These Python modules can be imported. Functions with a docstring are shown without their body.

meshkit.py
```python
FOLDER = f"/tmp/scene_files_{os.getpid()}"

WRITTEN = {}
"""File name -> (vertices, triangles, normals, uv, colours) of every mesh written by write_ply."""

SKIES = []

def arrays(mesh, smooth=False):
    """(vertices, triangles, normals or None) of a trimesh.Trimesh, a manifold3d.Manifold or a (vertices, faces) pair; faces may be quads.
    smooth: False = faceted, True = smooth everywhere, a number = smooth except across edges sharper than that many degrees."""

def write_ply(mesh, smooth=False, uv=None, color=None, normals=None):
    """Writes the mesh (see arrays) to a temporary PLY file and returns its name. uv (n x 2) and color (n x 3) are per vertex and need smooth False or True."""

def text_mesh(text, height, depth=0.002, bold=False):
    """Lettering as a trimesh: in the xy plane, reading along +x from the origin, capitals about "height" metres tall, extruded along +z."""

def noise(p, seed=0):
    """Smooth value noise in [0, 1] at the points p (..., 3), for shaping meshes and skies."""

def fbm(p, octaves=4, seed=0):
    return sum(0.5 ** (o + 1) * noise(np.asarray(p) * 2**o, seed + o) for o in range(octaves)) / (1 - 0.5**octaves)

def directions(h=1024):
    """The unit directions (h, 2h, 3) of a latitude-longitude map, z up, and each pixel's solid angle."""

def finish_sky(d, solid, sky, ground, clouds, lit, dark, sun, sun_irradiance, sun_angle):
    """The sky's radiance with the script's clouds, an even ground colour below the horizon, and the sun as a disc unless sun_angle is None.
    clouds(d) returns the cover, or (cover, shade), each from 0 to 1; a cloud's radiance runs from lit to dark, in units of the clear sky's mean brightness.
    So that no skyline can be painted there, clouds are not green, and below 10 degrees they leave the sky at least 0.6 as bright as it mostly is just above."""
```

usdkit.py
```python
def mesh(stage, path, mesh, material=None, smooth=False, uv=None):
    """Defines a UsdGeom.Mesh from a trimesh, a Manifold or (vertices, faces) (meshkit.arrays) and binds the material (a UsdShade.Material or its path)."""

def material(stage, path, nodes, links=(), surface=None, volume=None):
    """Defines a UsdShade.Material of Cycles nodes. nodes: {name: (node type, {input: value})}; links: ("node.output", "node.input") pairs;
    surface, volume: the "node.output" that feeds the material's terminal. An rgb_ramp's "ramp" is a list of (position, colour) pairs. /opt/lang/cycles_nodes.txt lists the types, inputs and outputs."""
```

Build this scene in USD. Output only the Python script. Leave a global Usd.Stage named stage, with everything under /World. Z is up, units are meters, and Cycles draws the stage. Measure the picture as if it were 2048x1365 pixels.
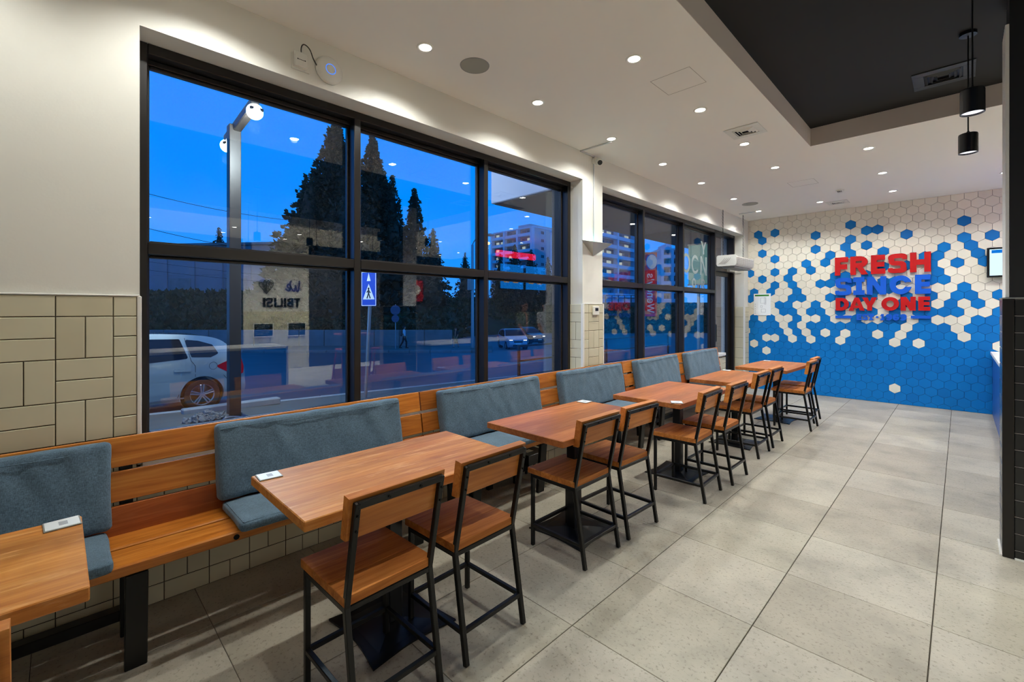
import math, random
import numpy as np, trimesh, manifold3d as m3, shapely, shapely.geometry as sg
from shapely import affinity
from shapely.ops import unary_union
import usdkit, meshkit
from pxr import Usd, UsdGeom, UsdLux, UsdShade, Gf, Sdf

stage = Usd.Stage.CreateInMemory()
UsdGeom.SetStageUpAxis(stage, 'Z'); UsdGeom.SetStageMetersPerUnit(stage, 1.0)
UsdGeom.Xform.Define(stage, '/World'); UsdGeom.Scope.Define(stage, '/World/Looks')
rng = random.Random(7); nrg = np.random.default_rng(11)
PI = math.pi

# ------------------------------------------------------------------ camera, sky, exposure
FPX, YAW, HY, CX, EYE = 903.29, .786657, 621.27, 1015.5, 1.487      # measured on the 2048 x 1365 frame
cam = UsdGeom.Camera.Define(stage, '/World/camera')
HAP = 36.0
cam.CreateHorizontalApertureAttr(HAP); cam.CreateVerticalApertureAttr(HAP * 1365 / 2048)
cam.CreateFocalLengthAttr(FPX / 2048 * HAP)
cam.CreateHorizontalApertureOffsetAttr((1024 - CX) / 2048 * HAP)
cam.CreateVerticalApertureOffsetAttr((HY - 682.5) / 2048 * HAP)
cam.AddTranslateOp().Set(Gf.Vec3d(0, 0, EYE))
cam.AddRotateXYZOp().Set(Gf.Vec3f(90, 0, math.degrees(YAW)))
cam.CreateClippingRangeAttr(Gf.Vec2f(.05, 2000))
cam.CreateExposureAttr(0.0)
LAMP = 1150.0          # radiance of a ceiling spot
SKYK = 1.55

def lin(r, g, b):
    return tuple(((c / 255) / 12.92 if c / 255 < .04045 else ((c / 255 + .055) / 1.055) ** 2.4) for c in (r, g, b))

sky = UsdLux.DomeLight.Define(stage, '/World/sky')
skym = usdkit.material(stage, '/World/Looks/dusk_sky', {
    'tc': ('texture_coordinate', {}), 'sep': ('separate_xyz', {}),
    'ramp': ('rgb_ramp', {'ramp': [(0, lin(58, 146, 240)), (.08, lin(26, 134, 238)), (.22, lin(0, 124, 232)), (.42, lin(0, 122, 222)), (.65, lin(6, 84, 160)), (1, lin(16, 60, 112))]}),
    'noise': ('noise_texture', {'scale': 2.2, 'detail': 3.0}), 'mix': ('mix', {'mix_type': 'mix', 'color2': lin(96, 132, 220)}),
    'cl': ('map_range', {'from_min': .55, 'from_max': .8, 'to_min': 0.0, 'to_max': .35, 'clamp': True}),
    'bg': ('background_shader', {'strength': SKYK})},
    [('tc.generated', 'sep.vector'), ('sep.z', 'ramp.fac'), ('tc.generated', 'noise.vector'), ('noise.fac', 'cl.value'), ('cl.result', 'mix.fac'),
     ('ramp.color', 'mix.color1'), ('mix.color', 'bg.color')], surface='bg.background')
UsdShade.MaterialBindingAPI.Apply(sky.GetPrim()).Bind(skym)

# camera maths, to turn a measured pixel into a point of the place
Rv = np.array([math.cos(YAW), math.sin(YAW), 0]); Dv = np.array([-math.sin(YAW), math.cos(YAW), 0]); Uv = np.array([0, 0, 1.]); Ce = np.array([0, 0, EYE])
def ray(px, py): return Dv + Rv * (px - CX) / FPX + Uv * (HY - py) / FPX
def atd(px, py, d): return Ce + ray(px, py) * d
def onz(px, py, z): r = ray(px, py); return Ce + r * (z - EYE) / r[2]
def onx(px, py, x): r = ray(px, py); return Ce + r * x / r[0]
def ony(px, py, y): r = ray(px, py); return Ce + r * y / r[1]

# ------------------------------------------------------------------ helpers
used = {}
def fresh(parent, name):
    k = (parent, name); n = used.get(k, 0); used[k] = n + 1
    return f'{parent}/{name}' + (f'_{n:03d}' if n else '')
def keys(p, label=None, category=None, group=None, kind=None):
    for k, v in (('label', label), ('category', category), ('group', group), ('kind', kind)):
        if v: p.SetCustomDataByKey(k, v)
    return p
def pth(p): return '/World' if p is None else str(p.GetPath())
def obj(name, mesh, mat, parent=None, smooth=False, **kw):
    m = usdkit.mesh(stage, fresh(pth(parent), name), mesh, mat, smooth)
    return keys(m.GetPrim(), **kw)
def thing(name, loc=(0, 0, 0), rz=0, parent=None, **kw):
    x = UsdGeom.Xform.Define(stage, fresh(pth(parent), name))
    x.AddTranslateOp().Set(Gf.Vec3d(*map(float, loc))); x.AddRotateZOp().Set(float(rz))
    return keys(x.GetPrim(), **kw)
def dup(src, loc, rz=0, label=None, **kw):
    nm = src.GetName()
    x = UsdGeom.Xform.Define(stage, fresh('/World', nm)); p = x.GetPrim()
    p.GetReferences().AddInternalReference(src.GetPath()); p.SetInstanceable(True)
    for op in x.GetOrderedXformOps():
        if op.GetOpType() == UsdGeom.XformOp.TypeTranslate: op.Set(Gf.Vec3d(*map(float, loc)))
        elif op.GetOpType() == UsdGeom.XformOp.TypeRotateZ: op.Set(float(rz))
    was = src.GetCustomData()
    return keys(p, label=label or was.get('label'), category=kw.get('category', was.get('category')), group=kw.get('group', was.get('group')))
def cat(*ms):
    ms = [m for m in ms if m is not None]
    return trimesh.util.concatenate([tm(m) for m in ms])
def tm(m):
    if isinstance(m, m3.Manifold):
        q = m.to_mesh(); return trimesh.Trimesh(q.vert_properties[:, :3], q.tri_verts, process=False)
    return m
def box(x0, x1, y0, y1, z0, z1):
    b = trimesh.creation.box((abs(x1 - x0), abs(y1 - y0), abs(z1 - z0))); b.apply_translation(((x0 + x1) / 2, (y0 + y1) / 2, (z0 + z1) / 2)); return b
def bev(x0, x1, y0, y1, z0, z1, r=.004):
    """box with chamfered edges"""
    x0, x1 = min(x0, x1), max(x0, x1); y0, y1 = min(y0, y1), max(y0, y1); z0, z1 = min(z0, z1), max(z0, z1)
    r = min(r, (x1 - x0) / 2.01, (y1 - y0) / 2.01, (z1 - z0) / 2.01)
    P = []
    for a in ((x0, x1), ):
        for sx in (0, 1):
            for sy in (0, 1):
                for sz in (0, 1):
                    X = (x0, x1)[sx]; Y = (y0, y1)[sy]; Z = (z0, z1)[sz]
                    ix = r if sx == 0 else -r; iy = r if sy == 0 else -r; iz = r if sz == 0 else -r
                    P += [(X, Y + iy, Z + iz), (X + ix, Y, Z + iz), (X + ix, Y + iy, Z)]
    return trimesh.convex.convex_hull(np.array(P))
def xf(m, loc=(0, 0, 0), rx=0, ry=0, rz=0, s=None):
    m = m.copy() if isinstance(m, trimesh.Trimesh) else tm(m)
    if s is not None: m.apply_scale(s)
    T = trimesh.transformations.euler_matrix(rx, ry, rz, 'sxyz'); T[:3, 3] = loc
    m.apply_transform(T); return m
def cyl(p, q, r, n=16, r2=None):
    p = np.array(p, float); q = np.array(q, float); d = q - p; L = np.linalg.norm(d)
    c = m3.Manifold.cylinder(L, r, r if r2 is None else r2, n)
    m = tm(c); m.apply_transform(trimesh.geometry.align_vectors([0, 0, 1], d / L)); m.apply_translation(p); return m
def bar(p, q, w, h=None, up=(0, 0, 1)):
    """rectangular bar from p to q"""
    h = h or w; p = np.array(p, float); q = np.array(q, float); d = q - p; L = np.linalg.norm(d); d = d / L
    up = np.array(up, float)
    if abs(d @ up) > .97: up = np.array([1., 0, 0])
    s = np.cross(d, up); s /= np.linalg.norm(s); u = np.cross(s, d)
    b = bev(-w / 2, w / 2, -h / 2, h / 2, 0, L, min(w, h) * .12)
    M = np.eye(4); M[:3, 0] = s; M[:3, 1] = u; M[:3, 2] = d; M[:3, 3] = p
    if np.linalg.det(M[:3, :3]) < 0: M[:3, 0] *= -1
    b.apply_transform(M); return b
def tubep(pts, r, n=8, closed=False):
    pts = np.array(pts, float); N = len(pts)
    t = np.gradient(pts, axis=0); t /= np.linalg.norm(t, axis=1, keepdims=True) + 1e-12
    a = np.cross(t, np.where(np.abs(t[:, 2:]) < .9, [0, 0, 1.], [1., 0, 0])); a /= np.linalg.norm(a, axis=1, keepdims=True); b = np.cross(t, a)
    g = np.arange(n) * 2 * PI / n; rr = np.broadcast_to(r, (N,))
    v = pts[:, None] + rr[:, None, None] * (np.cos(g)[None, :, None] * a[:, None] + np.sin(g)[None, :, None] * b[:, None])
    f = []
    for i in range(N - 1):
        for j in range(n):
            k = (j + 1) % n; f += [(i * n + j, i * n + k, (i + 1) * n + k), (i * n + j, (i + 1) * n + k, (i + 1) * n + j)]
    v = v.reshape(-1, 3); v = np.vstack([v, pts[:1], pts[-1:]]); c0, c1 = len(v) - 2, len(v) - 1
    for j in range(n):
        k = (j + 1) % n; f += [(c0, k, j), (c1, (N - 1) * n + j, (N - 1) * n + k)]
    return trimesh.Trimesh(v, f, process=False)
def lathe(profile, n=32, loc=(0, 0, 0)):
    m = trimesh.creation.revolve(np.array(profile, float), sections=n); m.apply_translation(loc); return m
def ext(geom, depth):
    gs = [g for g in getattr(geom, 'geoms', [geom]) if g.area > 1e-9]
    return trimesh.util.concatenate([trimesh.creation.extrude_polygon(g, depth, engine='earcut') for g in gs])
def frame_to(m, o, ax, ay, az):
    M = np.eye(4); M[:3, 0] = ax; M[:3, 1] = ay; M[:3, 2] = az; M[:3, 3] = o
    m = m.copy(); m.apply_transform(M); return m
def spline(pts, n=12):
    from scipy.interpolate import CubicSpline
    p = np.array(pts, float); t = np.r_[0, np.cumsum(np.linalg.norm(np.diff(p, axis=0), axis=1) ** .6)]
    return CubicSpline(t, p)(np.linspace(0, t[-1], n * (len(p) - 1)))

# ------------------------------------------------------------------ materials
def P(name, color, rough=.5, metal=0, var=.0, scale=8., bump=0., bscale=60., spec=None, coat=0., trans=None, emit=None, estr=0.):
    n = {'p': ('principled_bsdf', {'base_color': color, 'roughness': rough, 'metallic': metal, 'coat_weight': coat})}; l = []
    if spec is not None: n['p'][1]['specular_ior_level'] = spec
    if trans: n['p'][1]['transmission_weight'] = trans
    if emit: n['p'][1]['emission_color'] = emit; n['p'][1]['emission_strength'] = estr
    if var or bump: n['g'] = ('geometry', {})
    if var:
        c = np.array(color); n['nz'] = ('noise_texture', {'scale': scale, 'detail': 4.0})
        n['r'] = ('rgb_ramp', {'ramp': [(.3, tuple(c * (1 - var))), (.7, tuple(np.minimum(c * (1 + var), 1)))]})
        l += [('g.position', 'nz.vector'), ('nz.fac', 'r.fac'), ('r.color', 'p.base_color')]
    if bump:
        n['bn'] = ('noise_texture', {'scale': bscale, 'detail': 3.0}); n['b'] = ('bump', {'strength': bump, 'distance': .01})
        l += [('g.position', 'bn.vector'), ('bn.fac', 'b.height'), ('b.normal', 'p.normal')]
    return usdkit.material(stage, f'/World/Looks/{name}', n, l, surface='p.BSDF')
def E(name, color, k):
    return usdkit.material(stage, f'/World/Looks/{name}', {'e': ('emission', {'color': color, 'strength': k})}, [], surface='e.emission')
def WOOD(name, dark, mid, light, rough=.32, coat=.25, along='y', worn=0., spec=.3):
    """grain runs along one axis of the place; object_info.random shifts the tone a little"""
    s = {'y': (26., 1.6, 26.), 'x': (1.6, 26., 26.), 'z': (26., 26., 1.6)}[along]
    n = {'g': ('geometry', {}), 'oi': ('object_info', {}), 'm': ('mapping', {'scale': s}), 'n1': ('noise_texture', {'scale': 1.0, 'detail': 5.0, 'roughness': .6, 'distortion': 1.2}),
         'm2': ('mapping', {'scale': tuple(c * .16 for c in s)}), 'n2': ('noise_texture', {'scale': 1.0, 'detail': 3.0, 'distortion': .4}),
         'sh': ('vector_math', {'math_type': 'scale', 'scale': 37.0}), 'cx': ('combine_xyz', {}), 'add': ('vector_math', {'math_type': 'add'}),
         'r1': ('rgb_ramp', {'ramp': [(.25, dark), (.5, mid), (.75, light)]}),
         'r2': ('rgb_ramp', {'ramp': [(.3, (.62, .58, .55)), (.5, (.95, .95, .95)), (.7, (1.2, 1.17, 1.1))]}),
         'mul': ('mix', {'mix_type': 'multiply', 'fac': 1.0}), 'b': ('bump', {'strength': .12, 'distance': .003}),
         'p': ('principled_bsdf', {'roughness': rough, 'coat_weight': coat, 'coat_roughness': .25, 'specular_ior_level': spec})}
    l = [('oi.random', 'cx.x'), ('oi.random', 'cx.z'), ('cx.vector', 'sh.vector1'), ('g.position', 'add.vector1'), ('sh.vector', 'add.vector2'),
         ('add.vector', 'm.vector'), ('m.vector', 'n1.vector'), ('add.vector', 'm2.vector'), ('m2.vector', 'n2.vector'),
         ('n1.fac', 'r1.fac'), ('n2.fac', 'r2.fac'), ('r1.color', 'mul.color1'), ('r2.color', 'mul.color2'), ('n1.fac', 'b.height'), ('b.normal', 'p.normal')]
    out = 'mul.color'
    if worn:
        n |= {'m3': ('mapping', {'scale': (22., 3.2, 22.)}), 'n3': ('noise_texture', {'scale': 1.0, 'detail': 6.0, 'roughness': .7}),
              'r3': ('rgb_ramp', {'ramp': [(.545, (0, 0, 0)), (.66, (worn,) * 3)]}), 'wm': ('mix', {'mix_type': 'mix', 'color2': lin(226, 168, 106)})}
        l += [('add.vector', 'm3.vector'), ('m3.vector', 'n3.vector'), ('n3.fac', 'r3.fac'), ('r3.color', 'wm.fac'), ('mul.color', 'wm.color1')]; out = 'wm.color'
    l.append((out, 'p.base_color'))
    return usdkit.material(stage, f'/World/Looks/{name}', n, l, surface='p.BSDF')

M = {}
M['plaster'] = P('white_plaster', lin(226, 223, 212), .55, bump=.03, bscale=90)
M['ceiling'] = P('ceiling_paint', lin(243, 239, 230), .7)
M['hatch'] = P('hatch_line', lin(186, 178, 168), .7)
M['coffer'] = P('coffer_black', lin(12, 12, 11), .75)
M['coffer_side'] = P('coffer_side_paint', lin(205, 192, 182), .65)
M['cream'] = P('cream_tile', lin(212, 205, 176), .28, var=.04, scale=3, spec=.5)
M['cream2'] = P('cream_tile_b', lin(206, 198, 168), .3, var=.04, scale=3, spec=.5)
M['grout'] = P('brown_grout', lin(70, 60, 42), .9)
M['bead'] = P('white_bead', lin(232, 230, 222), .4)
M['hexw'] = P('hex_white', lin(228, 222, 206), .42)
M['hexw2'] = P('hex_white_b', lin(222, 216, 200), .42)
M['hexb'] = P('hex_blue', lin(0, 114, 190), .45, spec=.25)
M['hexb2'] = P('hex_blue_b', lin(0, 107, 182), .45, spec=.25)
M['hexg'] = P('hex_joint', lin(62, 58, 52), .9)
M['blackm'] = P('black_aluminium', lin(38, 34, 31), .32, .3)
M['steel'] = P('black_steel', lin(34, 33, 31), .34, .55, bump=.02, bscale=200)
M['steel2'] = P('black_plate', lin(24, 25, 27), .3, .3, bump=.05, bscale=30)
M['bolt'] = P('bolt', lin(14, 14, 14), .3, .7)
M['bencho'] = WOOD('bench_pine', lin(148, 80, 22), lin(188, 112, 40), lin(212, 142, 64))
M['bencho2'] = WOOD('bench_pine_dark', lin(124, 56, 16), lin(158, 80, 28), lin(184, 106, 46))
M['table'] = WOOD('table_wood', lin(176, 102, 40), lin(200, 130, 58), lin(218, 156, 84), .45, .06, worn=.6)
M['tableb'] = WOOD('table_wood_brown', lin(148, 80, 34), lin(176, 102, 46), lin(194, 124, 64), .45, .06, worn=.15)
M['chairw'] = WOOD('chair_wood', lin(170, 96, 38), lin(200, 122, 52), lin(220, 150, 76), .40, .08)
M['chairs'] = WOOD('chair_seat_wood', lin(150, 84, 36), lin(184, 112, 52), lin(206, 138, 72), .5, .0, spec=.14)
M['ply'] = P('white', lin(238, 240, 240), .4)
M['red'] = P('sign_red', lin(184, 4, 12), .4)
M['blue'] = P('sign_blue', lin(0, 88, 205), .4)
M['blackt'] = P('column_tile', lin(33, 33, 32), .22, spec=.5)
M['blackp'] = P('column_paint', lin(30, 29, 28), .5)
M['lgrout'] = P('grey_grout', lin(150, 140, 132), .9)
M['ss'] = P('stainless', lin(200, 196, 184), .38, .6)
M['plastic'] = P('white_plastic', lin(226, 224, 214), .35)
M['plasticg'] = P('grey_plastic', lin(150, 150, 144), .5)
M['blackpl'] = P('black_plastic', lin(16, 16, 17), .3)
M['counter'] = P('counter_white', lin(236, 232, 222), .25)
M['navy'] = P('counter_blue', lin(22, 74, 150), .35)
M['lamp'] = E('lamp_lens', (1, .96, .86), 34.)
M['pend'] = E('pendant_lens', (.95, .93, 1), 1.1)
M['screen'] = E('screen_white', lin(205, 240, 255), 1.3)
M['screenb'] = E('screen_blue', lin(20, 120, 220), 1.0)
M['ring'] = E('ring_blue', lin(70, 130, 255), 1.2)
M['uv'] = E('sconce_tube', lin(120, 255, 245), 9.)
M['cord'] = P('cord_grey', lin(60, 56, 50), .6)
M['trunk'] = P('conduit_white', lin(205, 206, 206), .45)

def FABRIC(name, c, sc=520.):
    c = np.array(c)
    return usdkit.material(stage, f'/World/Looks/{name}', {
        'g': ('geometry', {}), 'm1': ('mapping', {'scale': (sc, sc * .07, sc * .5)}), 'n1': ('noise_texture', {'scale': 1.0, 'detail': 2.0}),
        'm2': ('mapping', {'scale': (sc * .5, sc * .5, sc * .06)}), 'n2': ('noise_texture', {'scale': 1.0, 'detail': 2.0}), 'mx': ('math', {'math_type': 'add'}),
        'n3': ('noise_texture', {'scale': 7.0, 'detail': 3.0}), 'r3': ('rgb_ramp', {'ramp': [(.3, (.85,) * 3), (.7, (1.1,) * 3)]}), 'mu': ('mix', {'mix_type': 'multiply', 'fac': 1.0}),
        'r': ('rgb_ramp', {'ramp': [(.36, tuple(c * .62)), (.5, tuple(c)), (.64, tuple(c * 1.45))]}), 'h': ('math', {'math_type': 'multiply', 'value2': .5}),
        'b': ('bump', {'strength': .35, 'distance': .002}), 'p': ('principled_bsdf', {'roughness': .9, 'specular_ior_level': .15, 'sheen_weight': .15})},
        [('g.position', 'm1.vector'), ('g.position', 'm2.vector'), ('m1.vector', 'n1.vector'), ('m2.vector', 'n2.vector'), ('n1.fac', 'mx.value1'), ('n2.fac', 'mx.value2'),
         ('mx.value', 'h.value1'), ('h.value', 'r.fac'), ('g.position', 'n3.vector'), ('n3.fac', 'r3.fac'), ('r.color', 'mu.color1'), ('r3.color', 'mu.color2'), ('mu.color', 'p.base_color'),
         ('h.value', 'b.height'), ('b.normal', 'p.normal')], surface='p.BSDF')
M['fabric'] = FABRIC('cushion_denim', lin(92, 114, 130), 900.)

def STONE(name, c, k=1.0):
    c = np.array(c)
    return usdkit.material(stage, f'/World/Looks/{name}', {
        'g': ('geometry', {}), 'n1': ('noise_texture', {'scale': 2.3, 'detail': 5.0, 'roughness': .62}), 'r1': ('rgb_ramp', {'ramp': [(.28, tuple(c * .70 * k)), (.5, tuple(c * k)), (.72, tuple(c * 1.18 * k))]}),
        'n2': ('noise_texture', {'scale': 60.0, 'detail': 4.0, 'roughness': .7}), 'r2': ('rgb_ramp', {'ramp': [(.33, (.6, .58, .55)), (.45, (1, 1, 1)), (.62, (1, 1, 1)), (.78, (1.14, 1.14, 1.12))]}),
        'v': ('voronoi_texture', {'scale': 210.0}), 'rv': ('rgb_ramp', {'ramp': [(.05, (.7, .68, .66)), (.13, (1, 1, 1))]}),
        'n3': ('noise_texture', {'scale': 6.0, 'detail': 2.0}), 'rm': ('rgb_ramp', {'ramp': [(.52, (0, 0, 0)), (.72, (.7, .7, .7))]}), 'mv': ('mix', {'mix_type': 'mix', 'color1': (1, 1, 1)}),
        'mu': ('mix', {'mix_type': 'multiply', 'fac': 1.0}), 'mu2': ('mix', {'mix_type': 'multiply', 'fac': 1.0}),
        'b': ('bump', {'strength': .06, 'distance': .003}), 'p': ('principled_bsdf', {'roughness': .42, 'specular_ior_level': .38})},
        [('g.position', 'n1.vector'), ('g.position', 'n2.vector'), ('g.position', 'v.vector'), ('g.position', 'n3.vector'), ('n1.fac', 'r1.fac'), ('n2.fac', 'r2.fac'), ('v.distance', 'rv.fac'), ('n3.fac', 'rm.fac'),
         ('rm.color', 'mv.fac'), ('rv.color', 'mv.color2'), ('r1.color', 'mu.color1'), ('r2.color', 'mu.color2'), ('mu.color', 'mu2.color1'), ('mv.color', 'mu2.color2'), ('mu2.color', 'p.base_color'),
         ('n2.fac', 'b.height'), ('b.normal', 'p.normal')], surface='p.BSDF')
FL = [STONE('floor_tile_a', lin(174, 167, 149)), STONE('floor_tile_b', lin(171, 163, 146), .97), STONE('floor_tile_c', lin(177, 170, 154), 1.03)]
M['fgrout'] = P('floor_grout', lin(74, 66, 54), .9)

def GLASS(name, tint, k=1.0):
    """a pane that light crosses unbent; the index is turned over on its far face, so that neither face reflects everything"""
    return usdkit.material(stage, f'/World/Looks/{name}', {'t': ('transparent_bsdf', {'color': tint}), 'gl': ('glossy_bsdf', {'color': (k, k, k), 'roughness': 0.0}), 'f': ('fresnel', {}),
        'g': ('geometry', {}), 'i': ('mix_float', {'a': 1.7, 'b': 1 / 1.7}), 'm': ('mix_closure', {})},
        [('g.backfacing', 'i.fac'), ('i.result', 'f.IOR'), ('f.fac', 'm.fac'), ('t.BSDF', 'm.closure1'), ('gl.BSDF', 'm.closure2')], surface='m.closure')
M['glass'] = GLASS('window_glass', (.97, .985, .99))
# ================================================================== the room
XW, XF, XG = -2.90, -3.06, -3.16        # wall face, window frame face, glass
XT = XW + .015                          # face of the wall tiles
CZ, KZ = 3.215, 3.40                    # ceiling, black coffer
YF = 9.45                               # hexagon wall
XR, YB = 5.82, -2.6                     # wall opposite, wall behind
W1, W2 = (.292, 4.04), (4.428, 9.22)    # the two openings
SZ, HZ = .72, 2.915                     # sill, head of the openings
DZ = 1.556                              # top of the tile dado

def slabtile(o, ax, ay, az, w, h, t, b=.0025):
    """one tile: w along ax, h along ay, thickness t along az from o (its back lower corner), front edge eased"""
    P0 = [(0, 0, 0), (w, 0, 0), (w, h, 0), (0, h, 0)]
    P1 = [(0, 0, t - b), (w, 0, t - b), (w, h, t - b), (0, h, t - b)]
    P2 = [(b, b, t), (w - b, b, t), (w - b, h - b, t), (b, h - b, t)]
    v = np.array(P0 + P1 + P2, float); f = [(8, 9, 10), (8, 10, 11)]
    for k in range(4):
        n = (k + 1) % 4
        for s in (0, 4): f += [(s + k, s + n, s + 4 + n), (s + k, s + 4 + n, s + 4 + k)]
    f += [(0, 2, 1), (0, 3, 2)]
    A = np.array([ax, ay, az], float); v = np.array(o, float) + v @ A
    m = trimesh.Trimesh(v, f, process=False)
    if np.linalg.det(A) < 0: m.invert()
    return m

# --- floor
floor = thing('floor', kind='structure')
obj('grout_bed', box(-3.3, XR + .2, YB - .2, YF + .2, -.12, -.0035), M['fgrout'], floor)
tx0, ty0 = -1.29443, 1.72037
rest = []
for i in range(-3, 12):
    for j in range(-8, 14):
        xa, xb = max(tx0 + .6 * i, XW), min(tx0 + .6 * i + .6, XR); ya, yb = max(ty0 + .6 * j, YB), min(ty0 + .6 * j + .6, YF)
        if xb - xa < .02 or yb - ya < .02: continue
        t = slabtile((xa + .0022, ya + .0012, -.1), (1, 0, 0), (0, 1, 0), (0, 0, 1), xb - xa - .0044, yb - ya - .0024, .1, .0015)
        if xa < 1.4 and yb > -.8: obj('tile', t, FL[rng.randrange(3)], floor)
        else: rest.append(t)
obj('tile_field', cat(*rest), FL[0], floor, kind='stuff')

# --- ceiling with its coffer
CX0, CY1, CX1 = -1.118, 5.615, 3.3
ceiling = thing('ceiling', kind='structure')
obj('ceiling_panel', cat(box(-3.3, CX0, YB, YF + .2, CZ, KZ), box(CX0, XR + .2, CY1, YF + .2, CZ, KZ), box(CX1, XR + .2, YB, CY1, CZ, KZ)), M['ceiling'], ceiling)
obj('coffer', box(CX0 - .1, CX1 + .1, YB, CY1 + .1, KZ + .001, KZ + .1), M['coffer'], ceiling)
obj('coffer_edge', cat(box(CX0 - .012, CX0 + .003, YB, CY1 + .003, CZ + .001, KZ), box(CX0, CX1, CY1 - .003, CY1 + .012, CZ + .001, KZ)), M['coffer_side'], ceiling)
obj('access_hatch', cat(*[box(*q, CZ - .0015, CZ) for q in ((-1.655, -1.355, 3.168, 3.171), (-1.655, -1.355, 3.470, 3.473), (-1.655, -1.652, 3.17, 3.47), (-1.358, -1.355, 3.17, 3.47))]), M['hatch'], ceiling)
obj('access_hatch', cat(*[box(*q, CZ - .0015, CZ) for q in ((-1.66, -1.36, 7.3, 7.303), (-1.36, -1.357, 7.0, 7.3), (-1.66, -1.657, 7.0, 7.3), (-1.66, -1.36, 7.0, 7.003))]), M['hatch'], ceiling)

# --- window wall
wall_left = thing('wall_left', kind='structure')
XO = -3.30
obj('plaster', cat(box(XO, XW, YB, W1[0], 0, CZ), box(XO, XW, W1[1], W2[0], 0, CZ), box(XO, XW, W2[1], YF + .2, 0, CZ), box(XO, XW, W1[0], W1[1], HZ, CZ), box(XO, XW, W2[0], W2[1], HZ, CZ),
    box(XO, XW, W1[0], W1[1], 0, SZ), box(XO, XW, W2[0], 8.235, 0, SZ)), M['plaster'], wall_left)
obj('tile_backing', cat(box(XW, XT - .003, YB, W1[0], 0, DZ - .004), box(XW, XT - .003, W1[1], W2[0], 0, DZ - .004), box(XW, XT - .003, W2[1], YF, 0, DZ - .004),
    box(XW, XT - .003, W1[0], W1[1], 0, SZ - .03), box(XW, XT - .003, W2[0], 8.235, 0, SZ - .03), box(XF, XW, W1[1] - .012, W1[1], SZ, DZ - .004), box(XF, XW, W2[1] - .012, W2[1], 0, DZ - .004)), M['grout'], wall_left)
tw, th = .1972, .0975
rest = []
def wall_tile(ya, yb, za, zb, near):
    """keeps the tile where the wall stands: full height beside the windows, under the sills otherwise"""
    out = []
    for (a, b, zt) in ((YB, W1[0] - .012, DZ), (W1[0] - .012, W1[1] + .012, SZ - .03), (W1[1] + .012, W2[0] - .012, DZ), (W2[0] - .012, 8.235, SZ - .03), (W2[1] + .012, YF, DZ)):
        p, q, r, s = max(ya, a), min(yb, b), za, min(zb, zt)
        if q - p > .012 and s - r > .012: out.append((p, q, r, s))
    for p, q, r, s in out:
        t = slabtile((XW, p + .0018, r + .0018), (0, 1, 0), (0, 0, 1), (1, 0, 0), q - p - .0036, s - r - .0036, .015)
        full = r > .72
        if near and ((full and (p > -1.0)) or (not full and r < .40 and -.6 < p < 4.6)) : obj('tile', t, M['cream'] if rng.random() < .6 else M['cream2'], wall_left)
        else: rest.append(t)
for ci in range(-13, 48):
    y0 = -.0059 + tw * ci
    wall_tile(y0, y0 + tw, DZ - th, DZ, True)
    for k in range(8):
        zt = DZ - th - k * 2 * th
        if zt <= 0: continue
        zb = max(zt - 2 * th, 0); zm = zt - th
        if (k + ci) % 2 == 0:
            wall_tile(y0, y0 + tw / 2, zb, zt, True); wall_tile(y0 + tw / 2, y0 + tw, zb, zt, True)
        else:
            wall_tile(y0, y0 + tw, max(zm, 0), zt, True)
            if zm > .01: wall_tile(y0, y0 + tw, zb, zm, True)
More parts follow.
